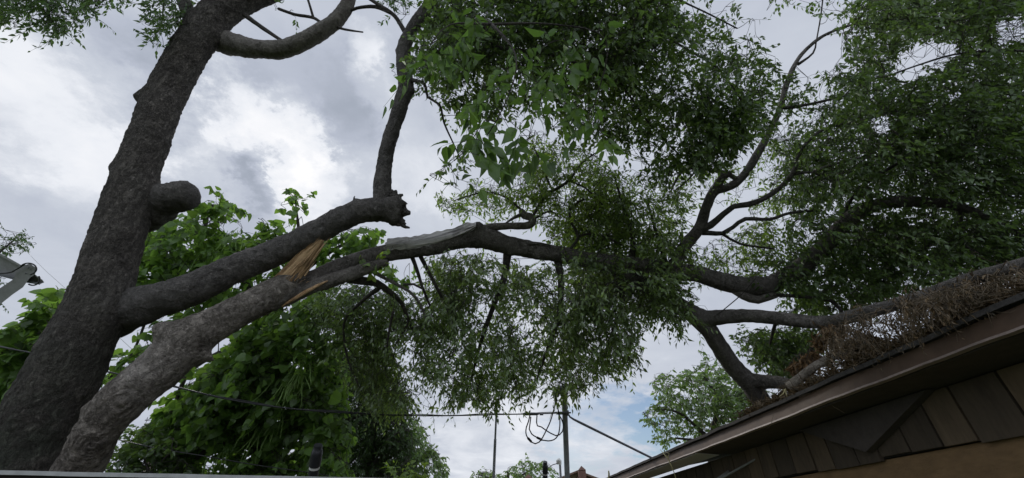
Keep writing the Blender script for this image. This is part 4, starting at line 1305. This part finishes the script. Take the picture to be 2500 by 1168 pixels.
BH = thing('brick_house', H(4, 4, 0), 'low house with a brown painted eave, rough board siding and tan wall', 'house')
dent = lambda u, v, z: (0.006 * noise.noise(Vector((u * 1.7, 1, z))), 0.010 * noise.noise(Vector((u * 1.1, 5, 0))) + 0.005 * noise.noise(Vector((u * 4, 9, 0))))
mb = MB()
mb.box((-3, .62, 0), (13.2, 8.4, 2.20), H)
mb.build('wall', M['stucco'], BH)
mb = MB()
mb.prism([(.60, 2.21), (8.4, 2.21), (8.4, 2.62), (.60, 2.62)], -3, 13.2, H, 1)
rr = random.Random(4)
u = -3.0
while u < 13.0:
    w = 0.33 + rr.uniform(-.06, .06)
    dz = rr.uniform(-.03, .02)
    mb.prism([(.565 - rr.uniform(0, .012), 2.205 + dz), (.598, 2.205 + dz), (.598, 2.615), (.565, 2.615)], u, u + w - 0.022, H, 0, 4)
    u += w
mb.build('siding', [M['siding'], M['gap']], BH)
mb = MB()
mb.prism([(-.03, 2.815), (4.4, 3.60), (8.9, 2.80), (8.9, 2.765), (4.4, 3.565), (-.03, 2.78)], -3.2, 13.5, H, 0, 120,
         lambda u, v, z: (0.012 * noise.noise(Vector((u * 5, 2, 2))) if v < 0 else 0, 0.010 * noise.noise(Vector((u * 2.2, 7, 1))) if v < 0 else 0))
mb.build('roof', M['shingle'], BH)
mb = MB()
mb.prism([(-.005, 2.655), (.03, 2.655), (.03, 2.776), (.015, 2.776)], -3.1, 13.4, H, 0, 140, dent)
fascia = mb.build('fascia', M['gutter'], BH)
mb = MB()
mb.prism([(-.032, 2.636), (.012, 2.630), (.012, 2.652), (-.022, 2.654)], -3.1, 13.4, H, 0, 140, dent)
mb.build('metal_lip', M['gutter_lip'], fascia)
mb = MB()
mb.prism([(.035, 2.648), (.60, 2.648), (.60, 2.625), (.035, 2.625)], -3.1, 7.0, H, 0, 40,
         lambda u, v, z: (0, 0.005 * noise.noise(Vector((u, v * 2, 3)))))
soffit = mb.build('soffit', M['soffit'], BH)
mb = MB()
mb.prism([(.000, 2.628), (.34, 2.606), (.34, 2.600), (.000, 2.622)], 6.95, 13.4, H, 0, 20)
mb.build('soffit_end', M['lit_panel'], soffit, 'pale metal panel closing the far end of the eave, caught light in its colour')
mb = MB()
tri = [(3.55, 2.615), (5.25, 2.615), (4.45, 2.27)]
for k, (vv0, vv1) in enumerate(((.47, .555),)):
    a = [H(p[0], vv0, p[1]) for p in tri] + [H(p[0], vv1, p[1]) for p in tri]
    mb.add(a, [(0, 1, 2), (5, 4, 3), (0, 3, 4, 1), (1, 4, 5, 2), (2, 5, 3, 0)])
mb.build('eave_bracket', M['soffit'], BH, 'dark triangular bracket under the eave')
mb = MB()
mb.tube([(W(1740, 1180, 6.3), .022), (W(1758, 1168, 6.3), .026), (W(1768, 1162, 6.28), .03), (W(1779, 1151, 6.27), .014), (W(1781, 1156, 6.27), .012)], 8)
mb.tube([(H(6.35, .60, 2.50), .012), (W(1740, 1180, 6.3), .018)], 6)
mb.build('conduit_stub', M['concrete'], BH)

# ------------------------------------------------------------------ debris on the roof edge
def on_roof(u, v, h=0.0):
    return H(u, v, 2.815 + (v + .03) * (0.785 / 4.43) + h)


rng = np.random.default_rng(77)


def scatter(name, n, ufun, hmax, leafsize, mat, seed, label, cat, kind=None, group=None, sticks=0, smat='straw', dirf=None, parent=None):
    r = np.random.default_rng(seed)
    P, D = [], []
    for i in range(n):
        u, v, h = ufun(r)
        P.append(on_roof(u, v, h)); D.append(dirf(r) if dirf else r.normal(size=3))
    P = np.array([tuple(p) for p in P]); D = np.array(D)
    V, Fs = leaves_arrays(r, P, D, r.normal(size=P.shape), leafsize * r.uniform(.6, 1.4, n), T_DEAD)
    ch = [(V, Fs, 0, False)]
    if sticks:
        pl, rd = [], []
        for i in range(sticks):
            u, v, h = ufun(r)
            p = np.array(on_roof(u, v, h * .8 + .01)); d = norm(r.normal(size=3) * np.array([1, 1, .45])) * r.uniform(.08, .38)
            bend = r.normal(size=3) * .05
            pl.append([p, p + d * .4 + bend * .6, p + d * .75 + bend, p + d]); k = r.uniform(.0016, .0048)
            rd.append([k, k * .9, k * .7, k * .4])
        V, F = prisms(np.array(pl), np.array(rd), 4)
        ch.append((V, [F], 1, True))
    o = np_mesh(name, ch, [M[mat], M[smat]], parent)
    if parent is None:
        tag(o, label, cat, group, kind)
    return o


def pile(u0, u1):
    def f(r):
        u = r.uniform(u0, u1)
        v = abs(r.normal()) * .16 + .0
        top = 0.02 + .20 * min(1, v / .2)
        return u, v, r.uniform(0, 1) ** 1.3 * top * (0.7 + .5 * noise.noise(Vector((u * 2, 0, 0))))
    return f


scatter('leaf_litter', 5200, pile(1.0, 5.6), .2, .055, 'leaf_litter', 31, 'dark tangle of dead leaves and twigs along the edge of the roof', 'leaf litter', kind='stuff', sticks=420, smat='twig_dry')


def ball(px_, py_, s, rx, ry, rz):
    c = W(px_, py_, s)

    def f(r):
        d = r.normal(size=3)
        d = d / np.linalg.norm(d) * r.random() ** .4
        return c + Vector((d[0] * rx, d[1] * ry, d[2] * rz))
    return f


def dead_spray(name, label, blobs, seed, n, mat='leaf_dead', size=.07):
    r = np.random.default_rng(seed)
    P, D, tops = [], [], []
    for (x, y, s, rx, ry, rz) in blobs:
        f = ball(x, y, s, rx, ry, rz)
        for i in range(n):
            p = f(r)
            P.append(tuple(p)); D.append(r.normal(size=3) * .45 + np.array([0, 0, -1.0]))
        tops.append(W(x, y, s))
    P, D = np.array(P), np.array(D)
    V, Fs = leaves_arrays(r, P, D, r.normal(size=P.shape), size * r.uniform(.6, 1.5, len(P)), T_DEAD)
    pl, rd = [], []
    for (x, y, s, rx, ry, rz) in blobs:
        c = np.array(W(x, y, s))
        for i in range(14):
            a = c + np.array([r.normal() * rx * .5, r.normal() * ry * .5, rz])
            b = c + np.array([r.normal() * rx * .8, r.normal() * ry * .8, -rz])
            pl.append([a, a * .65 + b * .35 + r.normal(size=3) * .02, a * .3 + b * .7 + r.normal(size=3) * .02, b]); rd.append([.004, .003, .0025, .0015])
    V2, F2 = prisms(np.array(pl), np.array(rd), 4)
    o = np_mesh(name, [(V, Fs, 0, False), (V2, [F2], 1, True)], [M[mat], M['bark_twig']], None)
    return tag(o, label, 'dead leaves', 'sprays of dead leaves on the roof edge')


dead_spray('dead_leaf_spray', 'orange brown dead leaves hanging in a curtain from the limb on the roof',
           [(2022, 810, 4.28, .07, .06, .12), (2045, 835, 4.2, .07, .06, .12), (2062, 855, 4.15, .06, .05, .10), (2040, 800, 4.22, .08, .06, .08), (1997, 835, 4.4, .03, .03, .08)], 51, 190)
dead_spray('dead_leaf_spray', 'rusty clump of dead leaves behind the sawn branch end', [(1965, 885, 4.55, .09, .08, .10), (1985, 872, 4.5, .08, .07, .10), (1940, 900, 4.7, .06, .06, .08)], 52, 170)
dead_spray('dead_leaf_spray', 'brown dead leaves beside the small sawn stub', [(2115, 830, 3.98, .10, .08, .07), (2145, 835, 3.9, .08, .08, .06), (2095, 845, 4.0, .07, .06, .06)], 53, 150, 'leaf_litter')

CB = 'sawn branch pieces lying on the roof edge'
o = limb('cut_branch', px([(2062, 862, 4.12, 20), (2040, 868, 4.17, 22), (2005, 886, 4.27, 22), (1980, 902, 4.34, 23), (1955, 922, 4.42, 25), (1926, 944, 4.5, 27)]), [M['bark_cut'], M['wood_fresh']], None,
         segs=18, step=.02, lump=.12, seed=201, butt=True)
tag(o, 'pale sawn branch with its cut end overhanging the brown eave', 'branch', CB)
o = limb('cut_branch', px([(2064, 862, 4.10, 12), (2078, 870, 4.06, 11), (2100, 876, 4.0, 11), (2120, 875, 3.94, 10), (2136, 870, 3.9, 8)]), [M['bark_cut'], M['wood_grey']], None, segs=12, step=.02, lump=.12, seed=202, butt=True)
tag(o, 'thin curved pale branch lying in the litter right of the sawn branch', 'branch', CB)
o = limb('cut_branch', px([(2165, 848, 3.84, 14), (2180, 840, 3.78, 18), (2188, 834, 3.74, 22), (2195, 832, 3.70, 20)]), [M['bark_cut'], M['band']], None, segs=14, step=.02, lump=.12, seed=203, butt=True)
tag(o, 'short stub with a whitish round cut face on the roof edge', 'branch', CB)
for i, (a, lab) in enumerate([([(2190, 745, 3.6, 10), (2260, 740, 3.42, 8), (2330, 722, 3.24, 7), (2390, 700, 3.1, 4)], 'long grey dead twig across the litter below the limb'),
                              ([(2480, 720, 2.78, 9), (2400, 730, 2.98, 8), (2330, 775, 3.18, 5)], 'forked bare grey twig at the right end of the litter')]):
    o = limb('dead_twig', px(a), [M['bark_cut']], None, segs=8, step=.03, lump=.15, seed=210 + i)
    tag(o, lab, 'twig', 'bare twigs in the roof litter')
# grass strands caught on the eave
def strand(label, lines):
    m_ = MB()
    for ln_ in lines:
        m_.tube([(W(x, y, s), r) for x, y, s, r in ln_], 5)
    return tag(m_.build('grass_strand', M['straw']), label, 'grass strand', 'dry grass caught on the eave')


strand('pale grass stalk hanging over the eave where the light panel begins', [
    [(1612, 1098, 7.2, .004), (1622, 1110, 7.0, .008), (1632, 1122, 6.95, .009), (1640, 1140, 6.9, .008), (1648, 1160, 6.85, .007), (1655, 1185, 6.8, .004)],
    [(1622, 1104, 7.0, .005), (1634, 1108, 6.95, .006), (1630, 1118, 6.93, .006)], [(1634, 1120, 6.95, .005), (1627, 1112, 6.95, .004)]])
strand('green grass tuft at the sawn branch end', [
    [(1918, 950, 4.5, .006), (1912, 962, 4.48, .005), (1903, 968, 4.47, .002)], [(1918, 952, 4.5, .006), (1920, 965, 4.46, .005), (1926, 976, 4.45, .002)], [(1918, 952, 4.5, .004), (1908, 953, 4.5, .002)]])
strand('upright dry stalks on the roof before the light green tree', [
    [(1722, 1052, 6.1, .006), (1714, 1030, 6.1, .005), (1708, 1014, 6.1, .002)], [(1748, 1038, 5.95, .005), (1740, 1024, 5.95, .002)], [(1757, 1034, 5.9, .005), (1748, 1016, 5.9, .002)],
    [(1735, 1044, 6.0, .004), (1738, 1022, 6.0, .002)]])
strand('small dark twig standing on the far end of the roof', [[(1486, 1168, 9.6, .02), (1487, 1158, 9.6, .022), (1486, 1150, 9.6, .016)]])

# ------------------------------------------------------------------ service mast, cable and wires
s_m = 6.5
base = W(1385, 1168, s_m)
top = W(1377, 957, s_m)
SMb = Vector((base.x + 0.02, base.y + .05, 0))
SM = thing('service_mast', SMb, 'galvanised service mast with black drip loops standing before the roof', 'mast')
mb = MB()
mb.tube([(SMb, .043), (base, .043), (top, .043)], 16)
sm_pole = mb.build('pole', M['galv'], SM)
mb = MB()
wh = W(1366, 952, s_m)
mb.tube([(W(1379, 972, s_m), .05), (W(1378, 958, s_m), .058), (W(1374, 950, s_m), .062), (wh, .07), (W(1358, 958, s_m), .062), (W(1357, 968, s_m), .05)], 14)
mb.build('weatherhead', M['steel_dull'], SM)
mb = MB()
c = W(1381, 1009, s_m)
mb.tube([(c + Vector((0, 0, -.035)), .053), (c + Vector((0, 0, .035)), .053)], 16)
mb.tube([(W(1358, 1009, s_m - .05), .022), (W(1374, 1009, s_m - .05), .024), (W(1394, 1008, s_m - .05), .010)], 8)
mb.build('clamp', M['steel_dull'], sm_pole)
LOOPS = [[(1357, 966), (1356, 980), (1352, 1000), (1344, 1028), (1335, 1048), (1325, 1068), (1316, 1080), (1307, 1084), (1298, 1080), (1288, 1069), (1284, 1058), (1285, 1044), (1290, 1030), (1294, 1014)],
         [(1358, 968), (1360, 990), (1365, 1010), (1367, 1030), (1366, 1048), (1362, 1064), (1352, 1074), (1338, 1077), (1324, 1075), (1310, 1068), (1298, 1060), (1292, 1048), (1294, 1034), (1296, 1018)],
         [(1362, 1010), (1371, 1024), (1376, 1042), (1373, 1054), (1366, 1062), (1357, 1064), (1344, 1058), (1330, 1049), (1322, 1043), (1312, 1040), (1310, 1032), (1311, 1015)]]
for k, lp in enumerate(LOOPS):
    mb = MB()
    ds = 0.05 * (k - 1)
    pts_ = catmull([(W(x, y, s_m - .12 + ds + .05 * math.sin(i)), .0095) for i, (x, y) in enumerate(lp)], .05)
    mb.tube(pts_, 7)
    a, b = (LOOPS[k][8], LOOPS[k][9]) if k < 2 else (LOOPS[k][8], LOOPS[k][7])
    i0 = 8 if k < 2 else 7
    q0, q1 = W(*lp[i0], s_m - .12 + ds + .05 * math.sin(i0)), W(*lp[i0 + 1], s_m - .12 + ds + .05 * math.sin(i0 + 1))
    if k < 2:
        mb.tube([(q0, .012), (q0.lerp(q1, .15), .019), (q0.lerp(q1, .85), .019), (q1, .012)], 8)
    mb.build('drip_loop', M['cable'], SM)
mb = MB()
pb = W(1580, 1113, 8.0)
mb.tube([(W(1389, 1013, s_m), .012), (W(1391, 1018, s_m), .013), (W(1400, 1024, s_m + .06), .016), (W(1420, 1034, s_m + .18), .020), (pb, .021), (W(1600, 1123, 8.15), .021)], 12)
mb.build('brace', M['steel_dull'], SM, 'slanting brace pipe from the mast down to the eave')

mb = MB()
cab = [(-500, 740, 4.9), (-200, 805, 4.9), (0, 847, 4.9), (95, 866, 4.9), (250, 905, 4.9), (440, 948, 4.9), (560, 976, 4.95), (700, 997, 5.0), (850, 1009, 5.2), (1000, 1015, 5.6), (1110, 1015, 5.9), (1240, 1012, 6.35), (1300, 1011, 6.42), (1362, 1009, 6.45)]
cp = catmull([(W(x, y, s), .009) for x, y, s in cab], .12)
mb.tube(cp, 8)
cp2 = [(p + Vector((0, .0, .008 * math.sin(i * .8) + .010)), .0055) for i, (p, r) in enumerate(cp)]
mb.tube(cp2, 6)
SC = thing('service_cable', W(1250, 1012, 6.36), 'black twisted service cable running from the mast behind the leaning trunk', 'cable')
mb.build('cable', M['cable'], SC)
mb = MB()
mb.tube([(W(1276, 1011, 6.38), .014), (W(1283, 1011, 6.38), .024), (W(1310, 1011, 6.42), .022), (W(1316, 1011, 6.42), .012)], 8)
mb.tube([(W(1318, 1012, 6.42), .016), (W(1326, 1012, 6.43), .016)], 8)
mb.build('splice', M['steel_dull'], SC)
for nm, lab, pts_, mt_ in [
    ('wire', 'thin wire slanting across the sky beside the lift arm', [(40, 570, 9, .004), (66, 614, 9, .004), (110, 660, 8.5, .004), (150, 696, 8.2, .004), (330, 860, 7.2, .004)], 'cable_pale'),
    ('wire', 'thin wire crossing the low bush left of the vent pipe', [(180, 1042, 5.0, .006), (290, 1074, 5.0, .006), (400, 1098, 5.0, .006), (500, 1114, 5.0, .006), (620, 1135, 5.1, .006), (760, 1155, 5.2, .006), (900, 1178, 5.3, .006)], 'cable')]:
    mb = MB()
    mb.tube(catmull([(W(x, y, s), r) for x, y, s, r in pts_], .1), 6)
    tag(mb.build(nm, M[mt_]), lab, 'wire')

mb = MB()
a, b = W(1213, 978, 8.2), W(1205, 1168, 8.2)
AMb = Vector((b.x - .01, b.y + .1, 0))
AM = thing('antenna_mast', AMb, 'thin pale metal mast standing alone below the hanging leaves', 'mast')
mb.tube([(AMb, .030), (b, .029), (a.lerp(b, .5), .027)], 12)
mb.build('pole', M['galv'], AM)
mb = MB()
mb.tube([(a.lerp(b, .52), .021), (a, .020)], 10)
mb.build('upper_tube', M['galv'], AM)


def vent(name, label, x0, y0, x1, y1, s, w, z0, parent=None):
    top_, low = W(x1, y1, s), W(x0, y0, s)
    ax = (top_ - low).normalized()
    r = .5 * w * s / FPX
    ln_ = (top_ - low).length
    bs = low - ax * ((low.z - z0) / ax.z)
    t = thing(name, bs, label, 'vent pipe') if parent is None else parent
    m_ = MB()
    m_.tube([(bs, r), (top_ - ax * .24 * 1.0, r), (top_ - ax * .12, r)], 18)
    pp = m_.build('pipe' if parent is None else 'vent_pipe', M['abs'], t)
    m_ = MB()
    m_.tube([(top_ - ax * .235, r * 1.14), (top_ - ax * .10, r * 1.14), (top_ - ax * .055, r * 1.02), (top_ - ax * .05, r * .86), (top_, r * .86)], 18)
    m_.build('coupling' if parent is None else 'vent_coupling', M['abs'], pp)
    m_ = MB()
    m_.tube([(top_ - ax * .265, r * 1.07), (top_ - ax * .237, r * 1.07)], 18)
    m_.build('white_band' if parent is None else 'vent_band', M['band'], pp)
    return t


vent('vent_pipe', 'black plastic vent pipe with a white band rising behind the pale coping', 763, 1170, 777, 1087, 4.6, 23, 0)

# ------------------------------------------------------------------ neighbours
NB = thing('garden_shed', (1.0, 10.6, 0), 'low flat roofed shed with a black banded vent pipe', 'shed')
mb = MB()
mb.box((-.6, 9.4, 0), (2.0, 11.8, 2.30))
mb.build('wall', M['beige'], NB)
mb = MB()
mb.box((-.75, 9.25, 2.303), (2.12, 11.95, 2.38))
mb.build('roof', M['shingle'], NB)
vent('vent_pipe', '', 1331, 1170, 1331, 1128, 8.6, 12, 2.38, NB)

GH = thing('gabled_house', W(1408, 1200, 14) * 1.0, 'beige gabled house far behind the service mast', 'house')
GH.location = (2.6, 18.5, 0)
ap = W(1408, 1151, 14)
mb = MB()
ga = [(ap.x - 3.2, ap.y, 0), (ap.x + 3.2, ap.y, 0), (ap.x + 3.2, ap.y, ap.z - .06 - 3.2 * .34), (ap.x, ap.y, ap.z - .06), (ap.x - 3.2, ap.y, ap.z - .06 - 3.2 * .34)]
gb = [(x, y + 6, z) for x, y, z in ga]
mb.add(ga + gb, [(0, 1, 2, 3, 4), (9, 8, 7, 6, 5), (0, 5, 6, 1), (1, 6, 7, 2), (2, 7, 8, 3), (3, 8, 9, 4), (4, 9, 5, 0)])
mb.build('wall', M['house_beige'], GH)
mb = MB()
for sx in (-1, 1):
    p = [(ap.x, ap.z), (ap.x + sx * 3.5, ap.z - 3.5 * .34), (ap.x + sx * 3.5, ap.z - 3.5 * .34 - .10), (ap.x, ap.z - .10 + .045)]
    q = [(x, ap.y - .3, z + .0) for x, z in p] + [(x, ap.y + 6.2, z) for x, z in p]
    mb.add(q, [(0, 1, 2, 3), (7, 6, 5, 4), (0, 4, 5, 1), (1, 5, 6, 2), (2, 6, 7, 3)])
mb.build('roof', M['trim_brown'], GH)


def chimney(x0, x1, ytop, s, zlow, name, deep=0):
    c0, c1 = W(x0, ytop, s), W(x1, ytop, s)
    cx, hw = (c0.x + c1.x) / 2, (c1.x - c0.x) / 2
    m_ = MB()
    m_.box((cx - hw, c0.y, zlow), (cx + hw, c0.y + 2 * hw + deep, c0.z - .12))
    m_.add([(cx - hw * 1.06, c0.y - .02, c0.z - .118), (cx + hw * 1.06, c0.y - .02, c0.z - .118), (cx + hw * 1.06, c0.y + 2 * hw + .02, c0.z - .118), (cx - hw * 1.06, c0.y + 2 * hw + .02, c0.z - .118),
            (cx, c0.y + hw, c0.z + .02)], [(0, 1, 4), (1, 2, 4), (2, 3, 4), (3, 0, 4), (3, 2, 1, 0)])
    return m_.build(name, M['brick'], GH)


chimney(1412, 1429, 1138, 13.6, 0, 'chimney', .12)
chimney(1281, 1299, 1158, 14.6, 1.5, 'chimney')
PM = W(1368, 1170, 13.5)
SP2 = thing('service_riser', (PM.x, PM.y - .1, 0), 'small pale riser pipe with a hooked weatherhead beside the far gable', 'riser pipe')
mb = MB()
mb.tube([(Vector((PM.x, PM.y - .1, 0)), .04), (W(1369, 1168, 13.5), .038), (W(1367, 1132, 13.5), .036)], 10)
mb.build('pipe', M['galv'], SP2)
mb = MB()
mb.tube([(W(1367, 1134, 13.5), .05), (W(1367, 1126, 13.5), .055), (W(1364, 1122, 13.5), .055), (W(1361, 1125, 13.5), .05), (W(1361, 1133, 13.5), .04)], 10)
mb.build('weatherhead', M['band'], SP2)
mb = MB()
mb.tube([(W(1361, 1132, 13.4), .012), (W(1350, 1135, 13.4), .012), (W(1338, 1143, 13.4), .012), (W(1330, 1156, 13.4), .012)], 6)
mb.build('service_drop', M['cable'], SP2)

# wall at the lower left
p0, p1 = W(-500, 1141, 2.0), W(800, 1166, 2.33)
a, b = Vector((-2.63, 2.40, 0)), Vector((-1.05, 2.685, 0))
dv = (b - a).normalized()
nv = Vector((-dv.y, dv.x, 0))
ZT = 1.873


def G(u, v, z):
    return a + dv * u + nv * v + Vector((0, 0, z))


GW = thing('garden_wall', G(0, 0, 0), 'low beige wall with a grey coping along the bottom left', 'wall')
mb = MB()
mb.prism([(0, 0), (.16, 0), (.16, ZT - .035), (0, ZT - .035)], -2.2, 3.4, G)
panel = mb.build('wall_panel', M['beige'], GW)
mb = MB()
mb.prism([(-.030, ZT - .020), (.19, ZT - .020), (.19, ZT), (-.024, ZT)], -2.25, 3.45, G, 0, 60, lambda u, v, z: (0, .0015 * noise.noise(Vector((u * 4, 0, 0)))))
mb.build('coping', M['concrete'], GW)
mb = MB()
mb.prism([(-.006, ZT - .036), (.166, ZT - .036), (.166, ZT - .0205), (-.006, ZT - .0205)], -2.2, 3.4, G)
mb.build('joint', M['gap'], panel)

# ------------------------------------------------------------------ lift arm at the left edge
s_b = 7.0
LB = thing('lift_arm', W(-260, 1000, s_b) * 1.0, 'grey articulated lift arm with looped hoses reaching in from the left', 'lift arm')
LB.location = (W(-330, 1000, s_b).x, W(-330, 1000, s_b).y, 0)
view = (W(60, 660, s_b) - CAM).normalized()


def plate(poly, s, th, mat, name, label=None, parent=None):
    """a flat sided box beam: outline at distance s, real thickness th along the line of sight"""
    f_ = [W(x, y, s) for x, y in poly]
    b_ = [p + view * th for p in f_]
    m_ = MB()
    n = len(poly)
    m_.add(f_ + b_, [tuple(range(n)), tuple(n + i for i in reversed(range(n)))] + [(i, (i + 1) % n, n + (i + 1) % n, n + i) for i in range(n)])
    return m_.build(name, mat, parent or LB, label)


ub = plate([(-330, 470), (-150, 545), (0, 625), (28, 640), (60, 658), (80, 672), (108, 690), (98, 694), (60, 688), (0, 672), (-150, 625), (-330, 560)], s_b + .12, .16, M['boom'], 'upper_beam')
plate([(-330, 470), (-150, 545), (0, 625), (28, 640), (60, 658), (80, 672), (108, 690), (104, 684), (60, 652), (28, 634), (0, 619), (-150, 538), (-330, 462)], s_b + .06, .28, M['boom'], 'flange', None, ub)
plate([(-330, 556), (-150, 621), (0, 668), (60, 684), (98, 691), (98, 696), (60, 690), (0, 675), (-150, 629), (-330, 565)], s_b + .06, .28, M['steel_dull'], 'flange', None, ub)
plate([(-340, 960), (-160, 805), (0, 704), (30, 684), (42, 664), (54, 649), (74, 644), (88, 655), (86, 670), (72, 680), (56, 702), (30, 720), (0, 744), (-140, 852), (-310, 1010)], s_b, .12, M['boom'], 'lower_beam')
mb = MB()
mb.tube([(Vector((W(-330, 1010, s_b).x, W(-330, 1010, s_b).y, 0)), .20), (W(-330, 1020, s_b + .05), .18), (W(-330, 990, s_b + .05), .15)], 16)
mb.build('pedestal', M['steel_dull'], LB)
mb = MB()
for x, y in [(69, 653), (74, 657), (63, 668), (102, 690)]:
    c_ = W(x, y, s_b - .005)
    mb.tube([(c_ - view * .012, .010), (c_ + view * .03, .010)], 8)
mb.build('pivot_bolt', M['steel_dull'], LB)
for (cx_, cy_, rx_, ry_, a0, a1) in [(69, 657, 20, 14, -2.9, 1.3), (80, 682, 17, 15, -.5, 2.2)]:
    mb = MB()
    mb.tube([(W(cx_ + rx_ * math.cos(t), cy_ + ry_ * math.sin(t), s_b - .07), .012) for t in [a0 + (a1 - a0) * i / 22 for i in range(23)]], 8)
    mb.build('hose', M['hose'], LB)
mb = MB()
mb.tube(catmull([(W(x, y, s_b - .05), .012) for x, y in [(-200, 640), (-60, 664), (0, 668), (30, 664), (50, 652), (60, 646)]], .1), 8)
mb.build('hose', M['hose'], LB)

# pale utility pole glimpsed through the leaves at the lower left
UPb = W(385, 1100, 16)
UT = thing('utility_pole', (UPb.x - .2, UPb.y + .2, 0), 'pale leaning wooden pole glimpsed through leaves low on the left', 'utility pole')
mb = MB()
mb.tube([(Vector((UPb.x - .2, UPb.y + .2, 0)), .17), (W(384, 1096, 16), .15), (W(404, 1040, 16), .12)], 14)
mb.build('pole', M['pole_wood'], UT)
mb = MB()
mb.tube([(W(378, 1058, 15.8), .05), (W(428, 1052, 15.8), .05)], 8)
mb.tube([(W(380, 1078, 15.8), .04), (W(424, 1074, 15.8), .04)], 8)
mb.build('crossarm', M['pole_wood'], UT)
